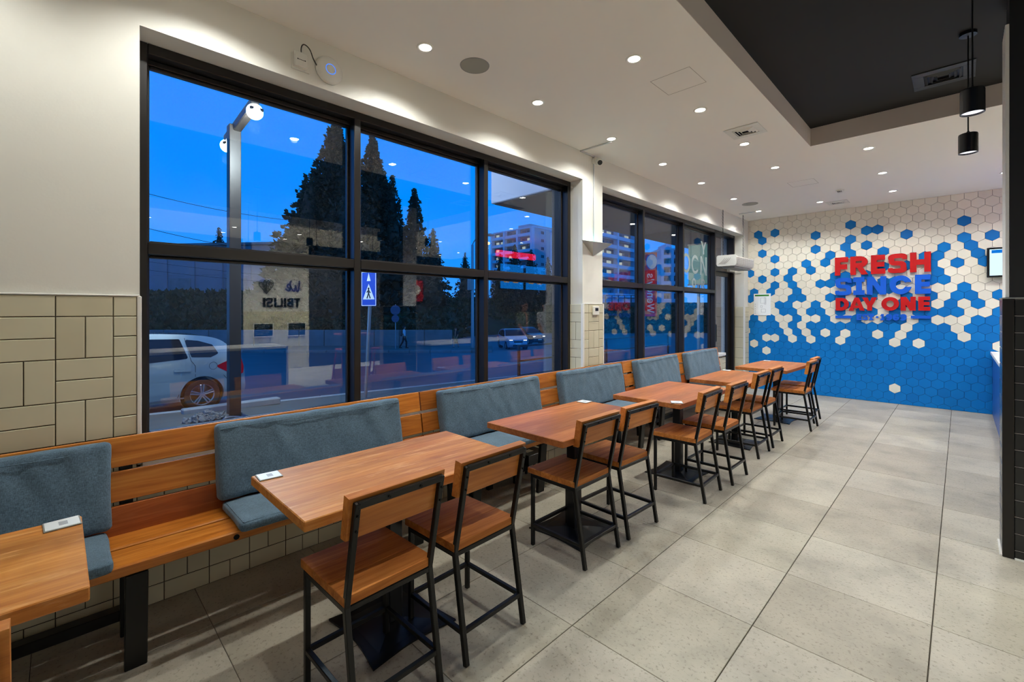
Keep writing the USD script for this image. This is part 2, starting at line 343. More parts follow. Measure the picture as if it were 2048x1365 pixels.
for k in range(8):          # reveals of the pillar and of the wall past the door
    zt = DZ - k * 2 * th; zb = zt - 2 * th
    if zb > SZ - .1:
        for a, b, c, d in (((XF, XW - .002, zb + th, zt), (XF, XW - .002, zb, zb + th)) if k % 2 == 0 else ((XF, XF + .079, zb, zt), (XF + .079, XW - .002, zb, zt))):
            obj('tile', slabtile((a + .0015, W1[1], c + .0015), (1, 0, 0), (0, 0, 1), (0, -1, 0), b - a - .003, d - c - .003, .015), M['cream'], wall_left)
    if zb > -.05: rest.append(slabtile((XF, W2[1], max(zb, 0) + .0015), (1, 0, 0), (0, 0, 1), (0, -1, 0), XW - XF - .002, zt - max(zb, 0) - .003, .015))
obj('tile_field', cat(*rest), M['cream2'], wall_left, kind='stuff')
for i, (a, b) in enumerate(((W1[0] - .012, W1[0] + .006), (W1[1] - .018, W1[1] + .012), (W2[0] - .012, W2[0] + .006), (W2[1] - .018, W2[1] + .012))):
    obj('corner_bead', bev(XW - .01, XT + .004, a, b, 0 if i == 3 else SZ, DZ + .002, .003), M['bead'], wall_left)
obj('top_bead', cat(bev(XW, XT + .003, YB, W1[0], DZ, DZ + .008, .002), bev(XW, XT + .003, W1[1], W2[0], DZ, DZ + .008, .002), bev(XW, XT + .003, W2[1], YF, DZ, DZ + .008, .002)), M['bead'], wall_left)
for n, (a, b) in enumerate(((W1[0], W1[1]), (W2[0], 8.235))):
    sill = obj(f'trim_{n + 1}', bev(XF - .02, XT + .012, a + .006, b - .02, SZ - .012, SZ + .034, .004), M['bead'], kind='structure')

# --- windows and door
def window(n, a, b, muls, end):
    w = thing(f'window_{n}', kind='structure'); z0, z1 = SZ + .030, HZ
    obj('window_frame', cat(bev(XG - .03, XF, a, a + .05, z0, z1), bev(XG - .03, XF, end - .05, end, z0, z1), bev(XG - .03, XF, a + .05, end - .05, z1 - .055, z1), bev(XG - .03, XF, a + .05, end - .05, z0, z0 + .055),
        bev(XG - .03, XG + .03, a + .05, end - .05, z1 - .085, z1 - .055)), M['blackm'], w)
    ed = [a + .05] + [c for m_ in muls for c in (m_ - .05, m_)] + [end - .05]
    for m_ in muls: obj('mullion', bev(XG - .03, XF, m_ - .05, m_, z0 + .05, z1 - .05), M['blackm'], w)
    for k in range(0, len(ed), 2):
        p, q = ed[k], ed[k + 1]
        obj('transom', bev(XG - .03, XF, p, q, 1.79, 1.852), M['blackm'], w)
        for za, zb in ((z0 + .055, 1.79), (1.852, z1 - .085)):
            obj('pane', box(XG - .004, XG + .004, p, q, za, zb), M['glass'], w)
            g = obj('glazing_bead', cat(*[bev(XG - .012, XG + .02, *s_) for s_ in ((p, p + .016, za, zb), (q - .016, q, za, zb), (p + .016, q - .016, za, za + .016), (p + .016, q - .016, zb - .016, zb))]), M['blackm'], w)
    return w
window(1, W1[0], W1[1], [1.554, 2.80], 4.04)
window(2, W2[0], W2[1], [5.711, 6.971], 8.26)
d = thing('door_1', kind='structure')
DY0, DY1, DT = 8.26, 9.21, 2.20
obj('door_frame', cat(bev(XG - .03, XF, DY1 - .06, DY1, 0, HZ), bev(XG - .03, XF, DY0, DY1 - .06, HZ - .055, HZ), bev(XG - .03, XF, DY0, DY1 - .06, DT, DT + .10)), M['blackm'], d)
obj('pane', box(XG - .004, XG + .004, DY0, DY1 - .06, DT + .1, HZ - .055), M['glass'], d)
obj('door_leaf', cat(bev(XG - .025, XG + .03, DY0 + .004, DY0 + .055, .01, DT - .004), bev(XG - .025, XG + .03, DY1 - .18, DY1 - .064, .01, DT - .004), bev(XG - .025, XG + .03, DY0 + .055, DY1 - .18, DT - .08, DT - .004), bev(XG - .025, XG + .03, DY0 + .055, DY1 - .18, .01, .13)), M['blackm'], d)
obj('pane', box(XG - .004, XG + .004, DY0 + .055, DY1 - .18, .13, DT - .08), M['glass'], d)
hp = [(XG + .03, DY0 + .03, .92), (XG + .085, DY0 + .03, .93), (XG + .09, DY0 + .03, .96), (XG + .09, DY0 + .03, 1.2), (XG + .085, DY0 + .03, 1.23), (XG + .03, DY0 + .03, 1.24)]
obj('door_handle', tubep(spline(hp, 6), .012), M['blackpl'], d)
cl = obj('door_closer', cat(bev(XF - .02, XF + .05, DY1 - .42, DY1 - .16, DT + .005, DT + .065), bar((XF + .03, DY1 - .2, DT - .01), (XF + .21, DY1 - .32, DT - .035), .018, .008), bar((XF + .21, DY1 - .32, DT - .035), (XF + .02, DY1 - .06, DT - .03), .018, .008)), M['ss'], d)

# --- hexagon wall
wall_far = thing('wall_far', kind='structure')
obj('joint_backing', box(-3.3, XR + .2, YF + .012, YF + .25, 0, KZ), M['hexg'], wall_far)
HX0, HP, HZ0, HD = -.74102, .14151, .24283, .12209
BL = {22: [-14, -12, -4], 21: [-14, -8, -3, -2, 5], 20: [-4, 1], 19: [-14, -8, -5, -3, 5, 7], 18: [-12, -6, -4, -1, 4, 6], 17: [-9, -7, 2, 3, 6], 16: [-15, -12, -10, -8, -1, 1, 3, 5, 7],
      15: [-14, -11, -6, -5, -3, 3], 14: [-12, -10, -7, -6, 3, 4, -4, -1, 0], 13: [-15, -13, -10, 5, -1, -2], 12: [-15, -10, -9, 3, 5, 6, 8, -6, -5, -3, -2, 1], 11: [-12, -11, -8, 4, 6, -5, 0, 1, 2], 10: [-11, -10, -8, -7]}
WL = {9: [-16, -14, -12, -11, -9, -8, -6, -5, -3, -2, 1, 3, 4, 5], 8: [-11, -9, 1, 5], 7: [-16, -11, -9, -7, -5, -2, 0, 5], 6: [-13, -12, -10, -8, -5, 0, 2, 8], 5: [-15], 4: [-13], 0: [0]}
W10 = [-6, -4, -1, 1, 6, 7]
def hexblue(r, c):
    if r > 10: return c in BL.get(r, [])
    if r == 10: return (c in BL[10]) if c < -6 else c not in W10
    return c not in WL.get(r, [])
hl = []; clipb = sg.box(-2.899, .002, 1.4, CZ - .002)
for r in range(-3, 26):
    for c in range(-18, 17):
        x, z = HX0 + (c + (.5 if r % 2 else 0)) * HP, HZ0 + r * HD
        h0 = sg.Polygon([(x + (HP / 3 ** .5 - .0016) * math.sin(a * PI / 3), z + (HP / 3 ** .5 - .0016) * math.cos(a * PI / 3)) for a in range(6)]).intersection(clipb)
        if h0.is_empty or h0.area < 2e-4: continue
        cc = np.array(h0.exterior.coords[:-1])
        if not h0.exterior.is_ccw: cc = cc[::-1]
        n = len(cc); cen = cc.mean(0); pr = rng.random() * .0012
        inn = cc + (cen - cc) / np.linalg.norm(cen - cc, axis=1)[:, None] * .0025
        v = np.vstack([np.c_[cc[:, 0], np.full(n, YF + .014), cc[:, 1]], np.c_[cc[:, 0], np.full(n, YF + .002 - pr), cc[:, 1]], np.c_[inn[:, 0], np.full(n, YF - pr), inn[:, 1]]])
        f = []
        for k in range(n):
            q = (k + 1) % n
            for s in (0, n): f += [(s + k, s + q, s + n + q), (s + k, s + n + q, s + n + k)]
        f += [(2 * n, 2 * n + k, 2 * n + k + 1) for k in range(1, n - 1)]
        hl.append((x, z, trimesh.Trimesh(v, f, process=False), hexblue(r, c)))
vis = [h for h in hl if -2.95 < h[0] < .36 and (h[1] > .42 or h[0] > -1.3)]
vis.sort(key=lambda h: -(h[0] + (.6 if h[1] > .5 else 0)))
near = set(id(h) for h in vis[:296])
for h in hl:
    if id(h) in near: obj('hexagon_tile', h[2], M[('hexb', 'hexb2')[rng.randrange(2)]] if h[3] else M[('hexw', 'hexw2')[rng.randrange(2)]], wall_far)
for b, nm, mt in ((True, 'blue_hexagon_field', 'hexb'), (False, 'white_hexagon_field', 'hexw')):
    obj(nm, cat(*[h[2] for h in hl if id(h) not in near and h[3] == b]), M[mt], wall_far, kind='stuff')
obj('dark_panel', box(1.4, XR, YF, YF + .02, 0, CZ), P('kitchen_panel', lin(38, 38, 42), .5), wall_far)

# --- walls out of the picture, seen in the window glass
wall_right = thing('wall_right', kind='structure')
obj('plaster', box(XR, XR + .2, YB, YF + .2, 0, CZ), M['plaster'], wall_right)
obj('dado', cat(box(XR - .015, XR, YB, 3.15, 0, CZ - .01), box(XR - .015, XR, 4.70, YF, 0, CZ - .01)), P('dark_wall_panel', lin(42, 44, 50), .5), wall_right)
obj('tile_field', cat(*[slabtile((XR, a + .002, b + .002), (0, 1, 0), (0, 0, 1), (-1, 0, 0), .193, .094, .014) for a in np.arange(3.16, 4.69, .1972) for b in np.arange(0, 1.45, .0975)]), M['cream2'], wall_right, kind='stuff')
wall_back = obj('wall_back', box(-3.3, XR + .2, YB - .2, YB, 0, CZ), M['plaster'], kind='structure')

# --- black column
col = thing('pillar', kind='structure')
PX, PY0, PY1, PX1 = .178, 4.043, 4.31, .95
obj('core', cat(box(PX + .012, PX1, PY0 + .012, PY1, 0, DZ), box(PX + .03, PX1, PY0 + .012, PY1, DZ, KZ)), M['blackp'], col)
obj('side_plaster', bev(PX + .012, PX + .031, PY0 + .012, PY1, DZ + .008, CZ, .003), M['ceiling'], col)
obj('joint_backing', cat(box(PX + .003, PX + .012, PY0 + .003, PY1, 0, DZ), box(PX + .05, PX1, PY0 + .003, PY0 + .012, 0, DZ)), M['lgrout'], col)
obj('corner_strip', bev(PX, PX + .048, PY0 - .002, PY0 + .02, 0, DZ, .002), M['blackm'], col)
obj('edge_trim', cat(bev(PX - .002, PX1, PY0 - .003, PY0 + .03, DZ, DZ + .008, .002), bev(PX - .002, PX + .03, PY0, PY1, DZ, DZ + .008, .002)), M['plasticg'], col)
for k in range(16):
    z0 = DZ - .1 * (k + 1); z1 = z0 + .0955
    if z1 < .02: continue
    z0 = max(z0, .002)
    obj('tile', slabtile((PX + .05, PY0 + .012, z0), (1, 0, 0), (0, 0, 1), (0, -1, 0), .295, z1 - z0, .012), M['blackt'], col)
    obj('tile', slabtile((PX + .349, PY0 + .012, z0), (1, 0, 0), (0, 0, 1), (0, -1, 0), .295, z1 - z0, .012), M['blackt'], col)
    obj('tile', slabtile((PX + .012, PY0 + .022, z0), (0, 1, 0), (0, 0, 1), (-1, 0, 0), .235, z1 - z0, .012), M['blackt'], col)
obj('skirting_seal', cat(bar((PX - .004, PY0, .004), (PX - .004, PY1, .004), .012), bar((PX + .05, PY0 - .004, .004), (PX1, PY0 - .004, .004), .012)), M['bead'], col)

# --- ceiling spots
LIGHTS = [(-2.48, y) for y in (-.55, .58, 1.71, 2.826, 3.945, 5.058, 6.18, 7.415, 8.63)] + [(-1.582, y) for y in (1.69, 2.802, 3.919, 5.046, 6.139, 8.60)] + [(-.692, y) for y in (6.114, 7.336, 8.552)]
FARL = [(x, y) for x in (.4, 1.6, 2.9) for y in (6.8, 8.4)] + [(x, y) for x in (4.3, 5.2) for y in (-.5, 1.2, 2.6, 3.9, 5.4, 7.0, 8.5)]
def spot(x, y, r=.04):
    return lathe([(0, -.001), (r, -.001), (r + .0005, -.004), (r + .012, -.006), (r + .016, -.003), (r + .017, 0)], 28)
proto = None
for i, (x, y) in enumerate(LIGHTS + FARL):
    if proto is None:
        t = proto = thing('ceiling_spot', (x, y, CZ), label='x', category='ceiling light')
        obj('trim_ring', lathe([(.040, .0), (.0405, -.004), (.050, -.006), (.055, -.003), (.056, 0)], 32), M['plastic'], t)
        obj('lens', xf(lathe([(0, -.0035), (.034, -.003), (.040, -.0005)], 28)), M['lamp'], t)
    else: t = dup(proto, (x, y, CZ))
    row = {-2.48: 'nearest the windows', -1.582: 'second from the windows', -.692: 'beside the black coffer'}.get(x)
    if row and y > 1.5 or x == -.692:
        nth = {-2.48: (1.71, 2.826, 3.945, 5.058, 6.18, 7.415, 8.63), -1.582: (1.69, 2.802, 3.919, 5.046, 6.139, 8.60), -.692: (6.114, 7.336, 8.552)}[x]
        k = nth.index(y); keys(t, label=f'round white recessed ceiling spot, {["nearest", "second", "third", "fourth", "fifth", "sixth", "seventh"][k]} from the camera in the row {row}', group='recessed ceiling spots')
    else: keys(t, label='white recessed ceiling spot of the far side, seen only in the window glass' if x > 0 else 'round white recessed ceiling spot above and behind the camera, outside the picture', group='reflected ceiling spots of the far side' if x > 0 else 'ceiling spots outside the picture')
    L = UsdLux.SphereLight.Define(stage, f'/World/spot_light_{i:03d}')
    L.CreateRadiusAttr(.03); L.CreateIntensityAttr(LAMP * ((.7 if y < 0 else 1) if i < len(LIGHTS) else 4.0 if x > 4 else 1.4)); L.CreateColorAttr(Gf.Vec3f(.98, 1.0, .965)); L.AddTranslateOp().Set(Gf.Vec3d(x, y, CZ - .012))
    sp = UsdLux.ShapingAPI.Apply(L.GetPrim()); sp.CreateShapingConeAngleAttr(72.0); sp.CreateShapingConeSoftnessAttr(.6)
# ================================================================== furniture
ORD = ['nearest', 'second', 'third', 'fourth', 'fifth', 'sixth']
def softbox(L, T, Hh, nL, nT, nH, r=.022, bulge=.012, wr=.004, seed=0, seam=True):
    """upholstered cushion, local x = thickness (front at x = 0, going to -T), y = length, z = height"""
    b = trimesh.creation.box((T, L, Hh)); v = []; f = []
    def grid(o, a, b_, na, nb):
        base = len(v); o, a, b_ = map(np.array, (o, a, b_))
        for i in range(na + 1):
            for j in range(nb + 1): v.append(o + a * i / na + b_ * j / nb)
        for i in range(na):
            for j in range(nb):
                p = base + i * (nb + 1) + j; q = p + nb + 1; f.append((p, q, q + 1)); f.append((p, q + 1, p + 1))
    x0, x1, y0, y1 = -T, 0., 0., L
    grid((x1, 0, 0), (0, L, 0), (0, 0, Hh), nL, nH); grid((x0, 0, 0), (0, 0, Hh), (0, L, 0), nH, nL)
    grid((x0, 0, Hh), (T, 0, 0), (0, L, 0), nT, nL); grid((x0, 0, 0), (0, L, 0), (T, 0, 0), nL, nT)
    grid((x0, 0, 0), (T, 0, 0), (0, 0, Hh), nT, nH); grid((x0, L, 0), (0, 0, Hh), (T, 0, 0), nH, nT)
    m = trimesh.Trimesh(np.array(v, float), f, process=False); m.merge_vertices(); V = m.vertices.copy()
    lo, hi = np.array([-T, 0, 0]) + r, np.array([0, L, Hh]) - r
    c = np.clip(V, lo, hi); d = V - c; n = np.linalg.norm(d, axis=1, keepdims=True); ok = n[:, 0] > 1e-9
    V[ok] = c[ok] + d[ok] / n[ok] * np.minimum(r, n[ok])
    nrm = np.zeros_like(V); nrm[ok] = d[ok] / n[ok]
    u, w = V[:, 1] / L, V[:, 2] / Hh
    dome = (np.clip(u * (1 - u) * 4, 0, 1) ** .35) * (np.clip(w * (1 - w) * 4, 0, 1) ** .4)
    V[:, 0] += np.sign(V[:, 0] + T / 2) * bulge * dome
    q = np.c_[V[:, 1] * 9 + V[:, 2] * 5 + seed * 7.3, V[:, 2] * 2.5 - V[:, 1] * 1.5, V[:, 0] * 4 + seed]
    V += nrm * (wr * 2 * (meshkit.fbm(q * 1.6, 3, seed) - .5))[:, None]
    # creases fanning down from the top seam
    cr = (meshkit.noise(np.c_[V[:, 1] * 17 + (Hh - V[:, 2]) * 6 * np.sign(.5 - u), V[:, 2] * 2.0, np.full(len(V), seed * 3.1)], seed) - .5)
    V[:, 0] += np.where(V[:, 0] > -T / 2, cr * wr * 3.2 * np.clip(w, 0, 1), 0)
    V[:, 2] += np.where(w > .6, .008 * (meshkit.noise(np.c_[V[:, 1] * 3, V[:, 1] * 0, V[:, 1] * 0 + seed], 5) - .5), 0)
    m.vertices = V; return m

# bench: slats lean, x on the slat face as a function of height
def slx(z): return -2.80 + (.885 - z) * .165
def bench(y0, y1, frames, label):
    t = thing('bench', (-2.6, (y0 + y1) / 2, 0), label=label, category='bench', group='long pine benches under the windows')
    oy = (y0 + y1) / 2; mv = lambda m: xf(m, (2.6, -oy, 0))
    for k in range(3):
        za, zb = .888 - .1535 * k - .1345, .888 - .1535 * k
        s = bar((slx(za) - .014, y0 + .003, za), (slx(za) - .014, y1 - .003, za), .01)
        P0 = [(slx(za), za), (slx(zb), zb), (slx(zb) - .03, zb - .003), (slx(za) - .03, za - .003)]
        g = sg.Polygon(P0).buffer(-.004).buffer(.004, join_style=1, quad_segs=3)
        e = ext(g, y1 - y0 - .005); e = frame_to(e, (0, y1 - .0025, 0), (1, 0, 0), (0, 0, 1), (0, -1, 0))
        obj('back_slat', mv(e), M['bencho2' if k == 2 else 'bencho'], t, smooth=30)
    for (xa, xb) in ((-2.735, -2.582), (-2.564, -2.385)):
        obj('seat_plank', mv(bev(xa, xb, y0 + .002, y1 - .002, .408, .455, .006)), M['bencho'], t)
    for fy in frames:
        L_ = cat(bar((-2.435, fy, 0), (-2.40, fy, .405), .075, .03, (1, 0, 0)), bar((-2.70, fy, 0), (-2.72, fy, .405), .06, .03, (1, 0, 0)), bev(-2.74, -2.40, fy - .03, fy + .03, .378, .407, .003))
        obj('leg_frame', mv(L_), M['steel'], t)
        obj('back_post', mv(bar((slx(.43) - .05, fy, .38), (slx(.87) - .052, fy, .87), .05, .03, (1, 0, 0))), M['steel'], t)
    ym = (frames[0] + frames[1]) / 2
    obj('rear_support', mv(cat(bar((-2.76, ym - .09, 0), (-2.79, ym - .09, .40), .055, .04), bar((-2.76, ym + .09, 0), (-2.79, ym + .09, .40), .055, .04), bev(-2.8, -2.74, ym - .12, ym + .55, .05, .10, .003))), M['steel'], t)
    for fy in frames[:2]: obj('bolt', mv(cyl((-2.386, fy + .36, .43), (-2.381, fy + .36, .43), .012, 14)), M['bolt'], t)
    return t
bench(-1.6, 1.874, [-.9, .232, 1.62], 'long pine bench with bare seat in front of the first window, nearest of the three')
bench(1.880, 4.672, [2.10, 2.80, 4.45], 'middle pine bench of the run, behind the second and third tables')
bench(4.678, 7.62, [4.90, 5.95, 7.35], 'farthest pine bench of the run, ending beside the glass door')

CU = [(-1.02, .172), (.584, 1.66), (2.012, 3.10), (3.434, 4.53), (4.873, 5.96), (6.251, 7.36)]
for i, (a, b) in enumerate(CU):
    L_ = b - a; zc = .50
    t = thing('back_cushion', (slx(zc) + .002, a, zc), label=f'grey-blue denim back cushion leaning on the slats behind the {ORD[i]} table' + (' at the left edge' if i == 0 else ''), category='cushion', group='denim back cushions on the benches')
    Hc = .385
    m = softbox(L_, .085, Hc, 60, 5, 24, .02, .010, .0075, i + 1)
    lean = math.atan(.165)
    sh = np.eye(4); sh[0, 3] = .092
    R_ = trimesh.transformations.rotation_matrix(-lean, (0, 1, 0)); m.apply_translation((.087, 0, 0)); m.apply_transform(R_)
    obj('cover', m, M['fabric'], t, smooth=True)
    zt = Hc - .03
    pts = [(.089 + .009 * (1 - (2 * u - 1) ** 8), .012 + u * (L_ - .024), zt + .006 * math.sin(u * 5 + i)) for u in np.linspace(0, 1, 40)]
    pc = tubep(pts, .0022, 5); pc.apply_transform(R_); obj('piping', pc, M['fabric'], t, smooth=True)
    t2 = thing('seat_cushion', (-2.335, a + .015, .456), label=f'flat grey-blue denim seat cushion on the bench at the {ORD[i]} table' + (' at the left edge' if i == 0 else ''), category='cushion', group='denim seat cushions on the benches')
    s = softbox(L_ - .03, .355, .048, 50, 16, 4, .018, .0, .004, i + 11)
    V = s.vertices.copy(); u = V[:, 1] / (L_ - .03); w = -V[:, 0] / .355
    V[:, 2] += np.where(V[:, 2] > .024, .008 * np.clip(u * (1 - u) * 8, 0, 1) * np.clip(w * (1 - w) * 5, 0, 1), 0); s.vertices = V
    obj('cover', s, M['fabric'], t2, smooth=True)
    pts = [(-.012, .012, .045), (-.012, L_ - .042, .045)]
    obj('piping', cat(tubep([(-.010, .014 + u * (L_ - .058), .0462) for u in np.linspace(0, 1, 24)], .0022, 5), tubep([(-.014 - u * .32, L_ - .043, .0462) for u in np.linspace(0, 1, 8)], .0022, 5), tubep([(-.014 - u * .32, .013, .0462) for u in np.linspace(0, 1, 8)], .0022, 5)), M['fabric'], t2)

# tables
TB = [(-2.227, -1.64, -1.03, .062, 0, 'table'), (-2.222, -1.612, .608, 1.685, 0, 'table'), (-2.205, -1.572, 2.005, 3.055, 0, 'tableb'), (-2.150, -1.546, 3.445, 4.51, 0, 'tableb'), (-2.075, -1.50, 4.85, 5.88, 0, 'tableb'), (-2.075, -1.475, 6.30, 7.43, -2.0, 'tableb')]
TW = ['nearest table, its corner cut by the left edge of the picture', 'table with worn orange-brown top, second from the camera', 'table with reddish-brown top, third from the camera', 'table with brown top, fourth from the camera', 'table with brown top, fifth from the camera', 'table with red-brown top, farthest, in front of the hexagon wall']
PED = [(-1.93, -.5), (-1.92, 1.135), (-1.86, 2.49), (-1.83, 4.03), (-1.79, 5.41), (-1.78, 6.96)]
for i, (xa, xb, ya, yb, rz, mt) in enumerate(TB):
    cx, cy = (xa + xb) / 2, (ya + yb) / 2
    t = thing('dining_table', (cx, cy, 0), rz, label='wooden dining ' + TW[i], category='table', group='wooden tables along the benches')
    w, l = (xb - xa) / 2, (yb - ya) / 2
    obj('tabletop', bev(-w, w, -l, l, .711, .751, .0035), M[mt], t)
    px, py = PED[i][0] - cx, PED[i][1] - cy
    obj('column', cat(bev(px - .035, px + .035, py - .035, py + .035, .01, .70, .004)), M['steel2'], t)
    obj('top_bracket', cat(bev(px - .24, px + .24, py - .022, py + .022, .692, .711, .003), bev(px - .022, px + .022, py - .24, py + .24, .692, .711, .003)), M['steel2'], t)
    n = 14; c = []
    S = .215
    for (p, q) in (((-S, -S), (S, -S)), ((S, -S), (S, S)), ((S, S), (-S, S)), ((-S, S), (-S, -S))):
        for k in range(n):
            u = k / n; bx, by = p[0] + (q[0] - p[0]) * u, p[1] + (q[1] - p[1]) * u; k_ = 1 - .11 * math.sin(PI * u)
            c.append((bx * k_, by * k_))
    pl = ext(sg.Polygon(c), .009); pl.apply_translation((px, py, .001))
    rise = trimesh.convex.convex_hull(np.array([(px + a * .16, py + b * .16, .0095) for a in (-1, 1) for b in (-1, 1)] + [(px + a * .045, py + b * .045, .022) for a in (-1, 1) for b in (-1, 1)]))
    obj('base_plate', cat(pl, rise), M['steel2'], t)
# cards on the tables (their square codes are left out)
cardm = P('card_white', lin(236, 240, 240), .3); greyp = P('card_print', lin(168, 172, 176), .5)
def card(x, y, rz, label, w=.082, l=.085):
    t = thing('table_card', (x, y, .7515), rz, label=label, category='card', group='small white cards on the tables')
    obj('backing', bev(-w / 2 - .004, w / 2 + .004, -l / 2 - .004, l / 2 + .004, 0, .004, .001), M['plasticg'], t)
    obj('sheet', box(-w / 2, w / 2, -l / 2, l / 2, .004, .005), cardm, t)
    obj('print', cat(box(-w * .22, w * .22, -l * .1, l * .16, .005, .0053)), greyp, t)
card(-2.178, .012, 3, 'white card in the back corner of the nearest table at the left edge')
card(-2.165, .665, -4, 'white card in the near back corner of the second table from the camera')
card(-2.135, 3.0, 5, 'white card in the far back corner of the third table from the camera')
card(-1.60, 3.50, 30, 'white card at the near front corner of the fourth table from the camera')
card(-2.02, 5.80, 5, 'white card in the far back corner of the fifth table from the camera')
card(-1.99, 7.32, 5, 'white card in the far back corner of the farthest table')

# chairs: rear feet on x = 0, table towards -x
def make_chair(loc, rz, label):
    t = thing('dining_chair', loc, rz, label=label, category='chair', group='wood and black steel chairs along the tables')
    W = .178; T_ = .022
    for k, (xa, xb, m_) in enumerate(((-.435, -.3245, 'chairs'), (-.3242, -.1932, 'chairs'), (-.1929, -.066, 'chairs'))):
        obj('seat_plank', bev(xa, xb, -W - .012, W + .012, .453, .487, .0015), M[m_], t)
    obj('backrest', frame_to(ext(sg.Polygon([(-.040, .700), (-.003, .700), (.024, .852), (-.014, .857)]).buffer(-.003).buffer(.003, quad_segs=3), .405), (-.028, .2025, 0), (1, 0, 0), (0, 0, 1), (0, -1, 0)), M['chairw'], t, smooth=30)
    for s in (-1, 1):
        obj('rear_leg', cat(bar((0, s * W, 0), (-.075, s * W, .452), T_), bar((-.075, s * W, .446), (.004, s * W, .836), T_)), M['steel'], t)
        obj('front_leg', bar((-.40, s * W, 0), (-.40, s * W, .453), T_), M['steel'], t)
    obj('seat_rail', cat(*[bar((-.40, s * W, .441), (-.075, s * W, .441), T_) for s in (-1, 1)], bar((-.40, -W, .441), (-.40, W, .441), T_), bar((-.075, -W, .441), (-.075, W, .441), T_)), M['steel'], t)
    for (p, q) in (((-.023, -W, .13), (-.023, W, .13)), ((-.40, -W, .13), (-.40, W, .13)), ((-.40, -W, .13), (-.023, -W, .13)), ((-.40, W, .13), (-.023, W, .13))):
        obj('foot_bar', bar(p, q, .02), M['steel'], t)
    obj('top_rail', bar((.003, -W, .826), (.003, W, .826), .020, .024), M['steel'], t)
    obj('bolt', cat(*[cyl((.0125, y, .826), (.0165, y, .826), .0055, 10) for y in (-.06, .075)], *[cyl((.004 - (.826 - z) * .2 + .010, s * W, z), (.004 - (.826 - z) * .2 + .014, s * W, z), .0045, 10) for s in (-1, 1) for z in (.79, .735)]), M['bolt'], t)
    return t
CH = [(-1.335, -.27, 0, 'wooden chair at the bottom left corner, mostly outside the picture'),
      (-1.447, .895, 1.5, 'wooden chair with black steel frame, nearer of the two at the second table'), (-1.462, 1.388, 1.5, 'wooden chair with black steel frame, farther of the two at the second table'),
      (-1.516, 2.315, 0, 'wooden chair with dark red-brown seat, nearer of the two at the third table'), (-1.512, 2.798, -2, 'wooden chair with black steel frame, farther of the two at the third table'),
      (-1.392, 3.70, 2, 'wooden chair with black steel frame, nearer of the two at the fourth table'), (-1.365, 4.236, 0, 'wooden chair with black steel frame, farther of the two at the fourth table'),
      (-1.425, 5.141, 0, 'wooden chair with black steel frame, nearer of the two at the fifth table'), (-1.428, 5.651, 0, 'wooden chair with black steel frame, farther of the two at the fifth table'),
      (-1.295, 6.727, 0, 'wooden chair with black steel frame, nearer of the two at the farthest table'), (-1.355, 7.21, 0, 'wooden chair with black steel frame, farther of the two at the farthest table')]
ch0 = None
for (x, y, rz, lb) in CH:
    if ch0 is None: ch0 = make_chair((x, y, 0), rz, lb)
    else: dup(ch0, (x, y, 0), rz, lb)
sb = thing('socket_box', (-2.74, 3.02, .13), label='small black box with a white label under the middle bench', category='box')
obj('body', bev(-.09, .09, -.12, .12, 0, .09, .004), M['blackpl'], sb); obj('plate', box(-.035, .02, -.06, .02, .0902, .092), M['plastic'], sb)
obj('bracket', cat(bar((-.05, 0, -.13), (-.05, 0, 0), .02), bar((.05, 0, -.13), (.05, 0, 0), .02)), M['blackpl'], sb)

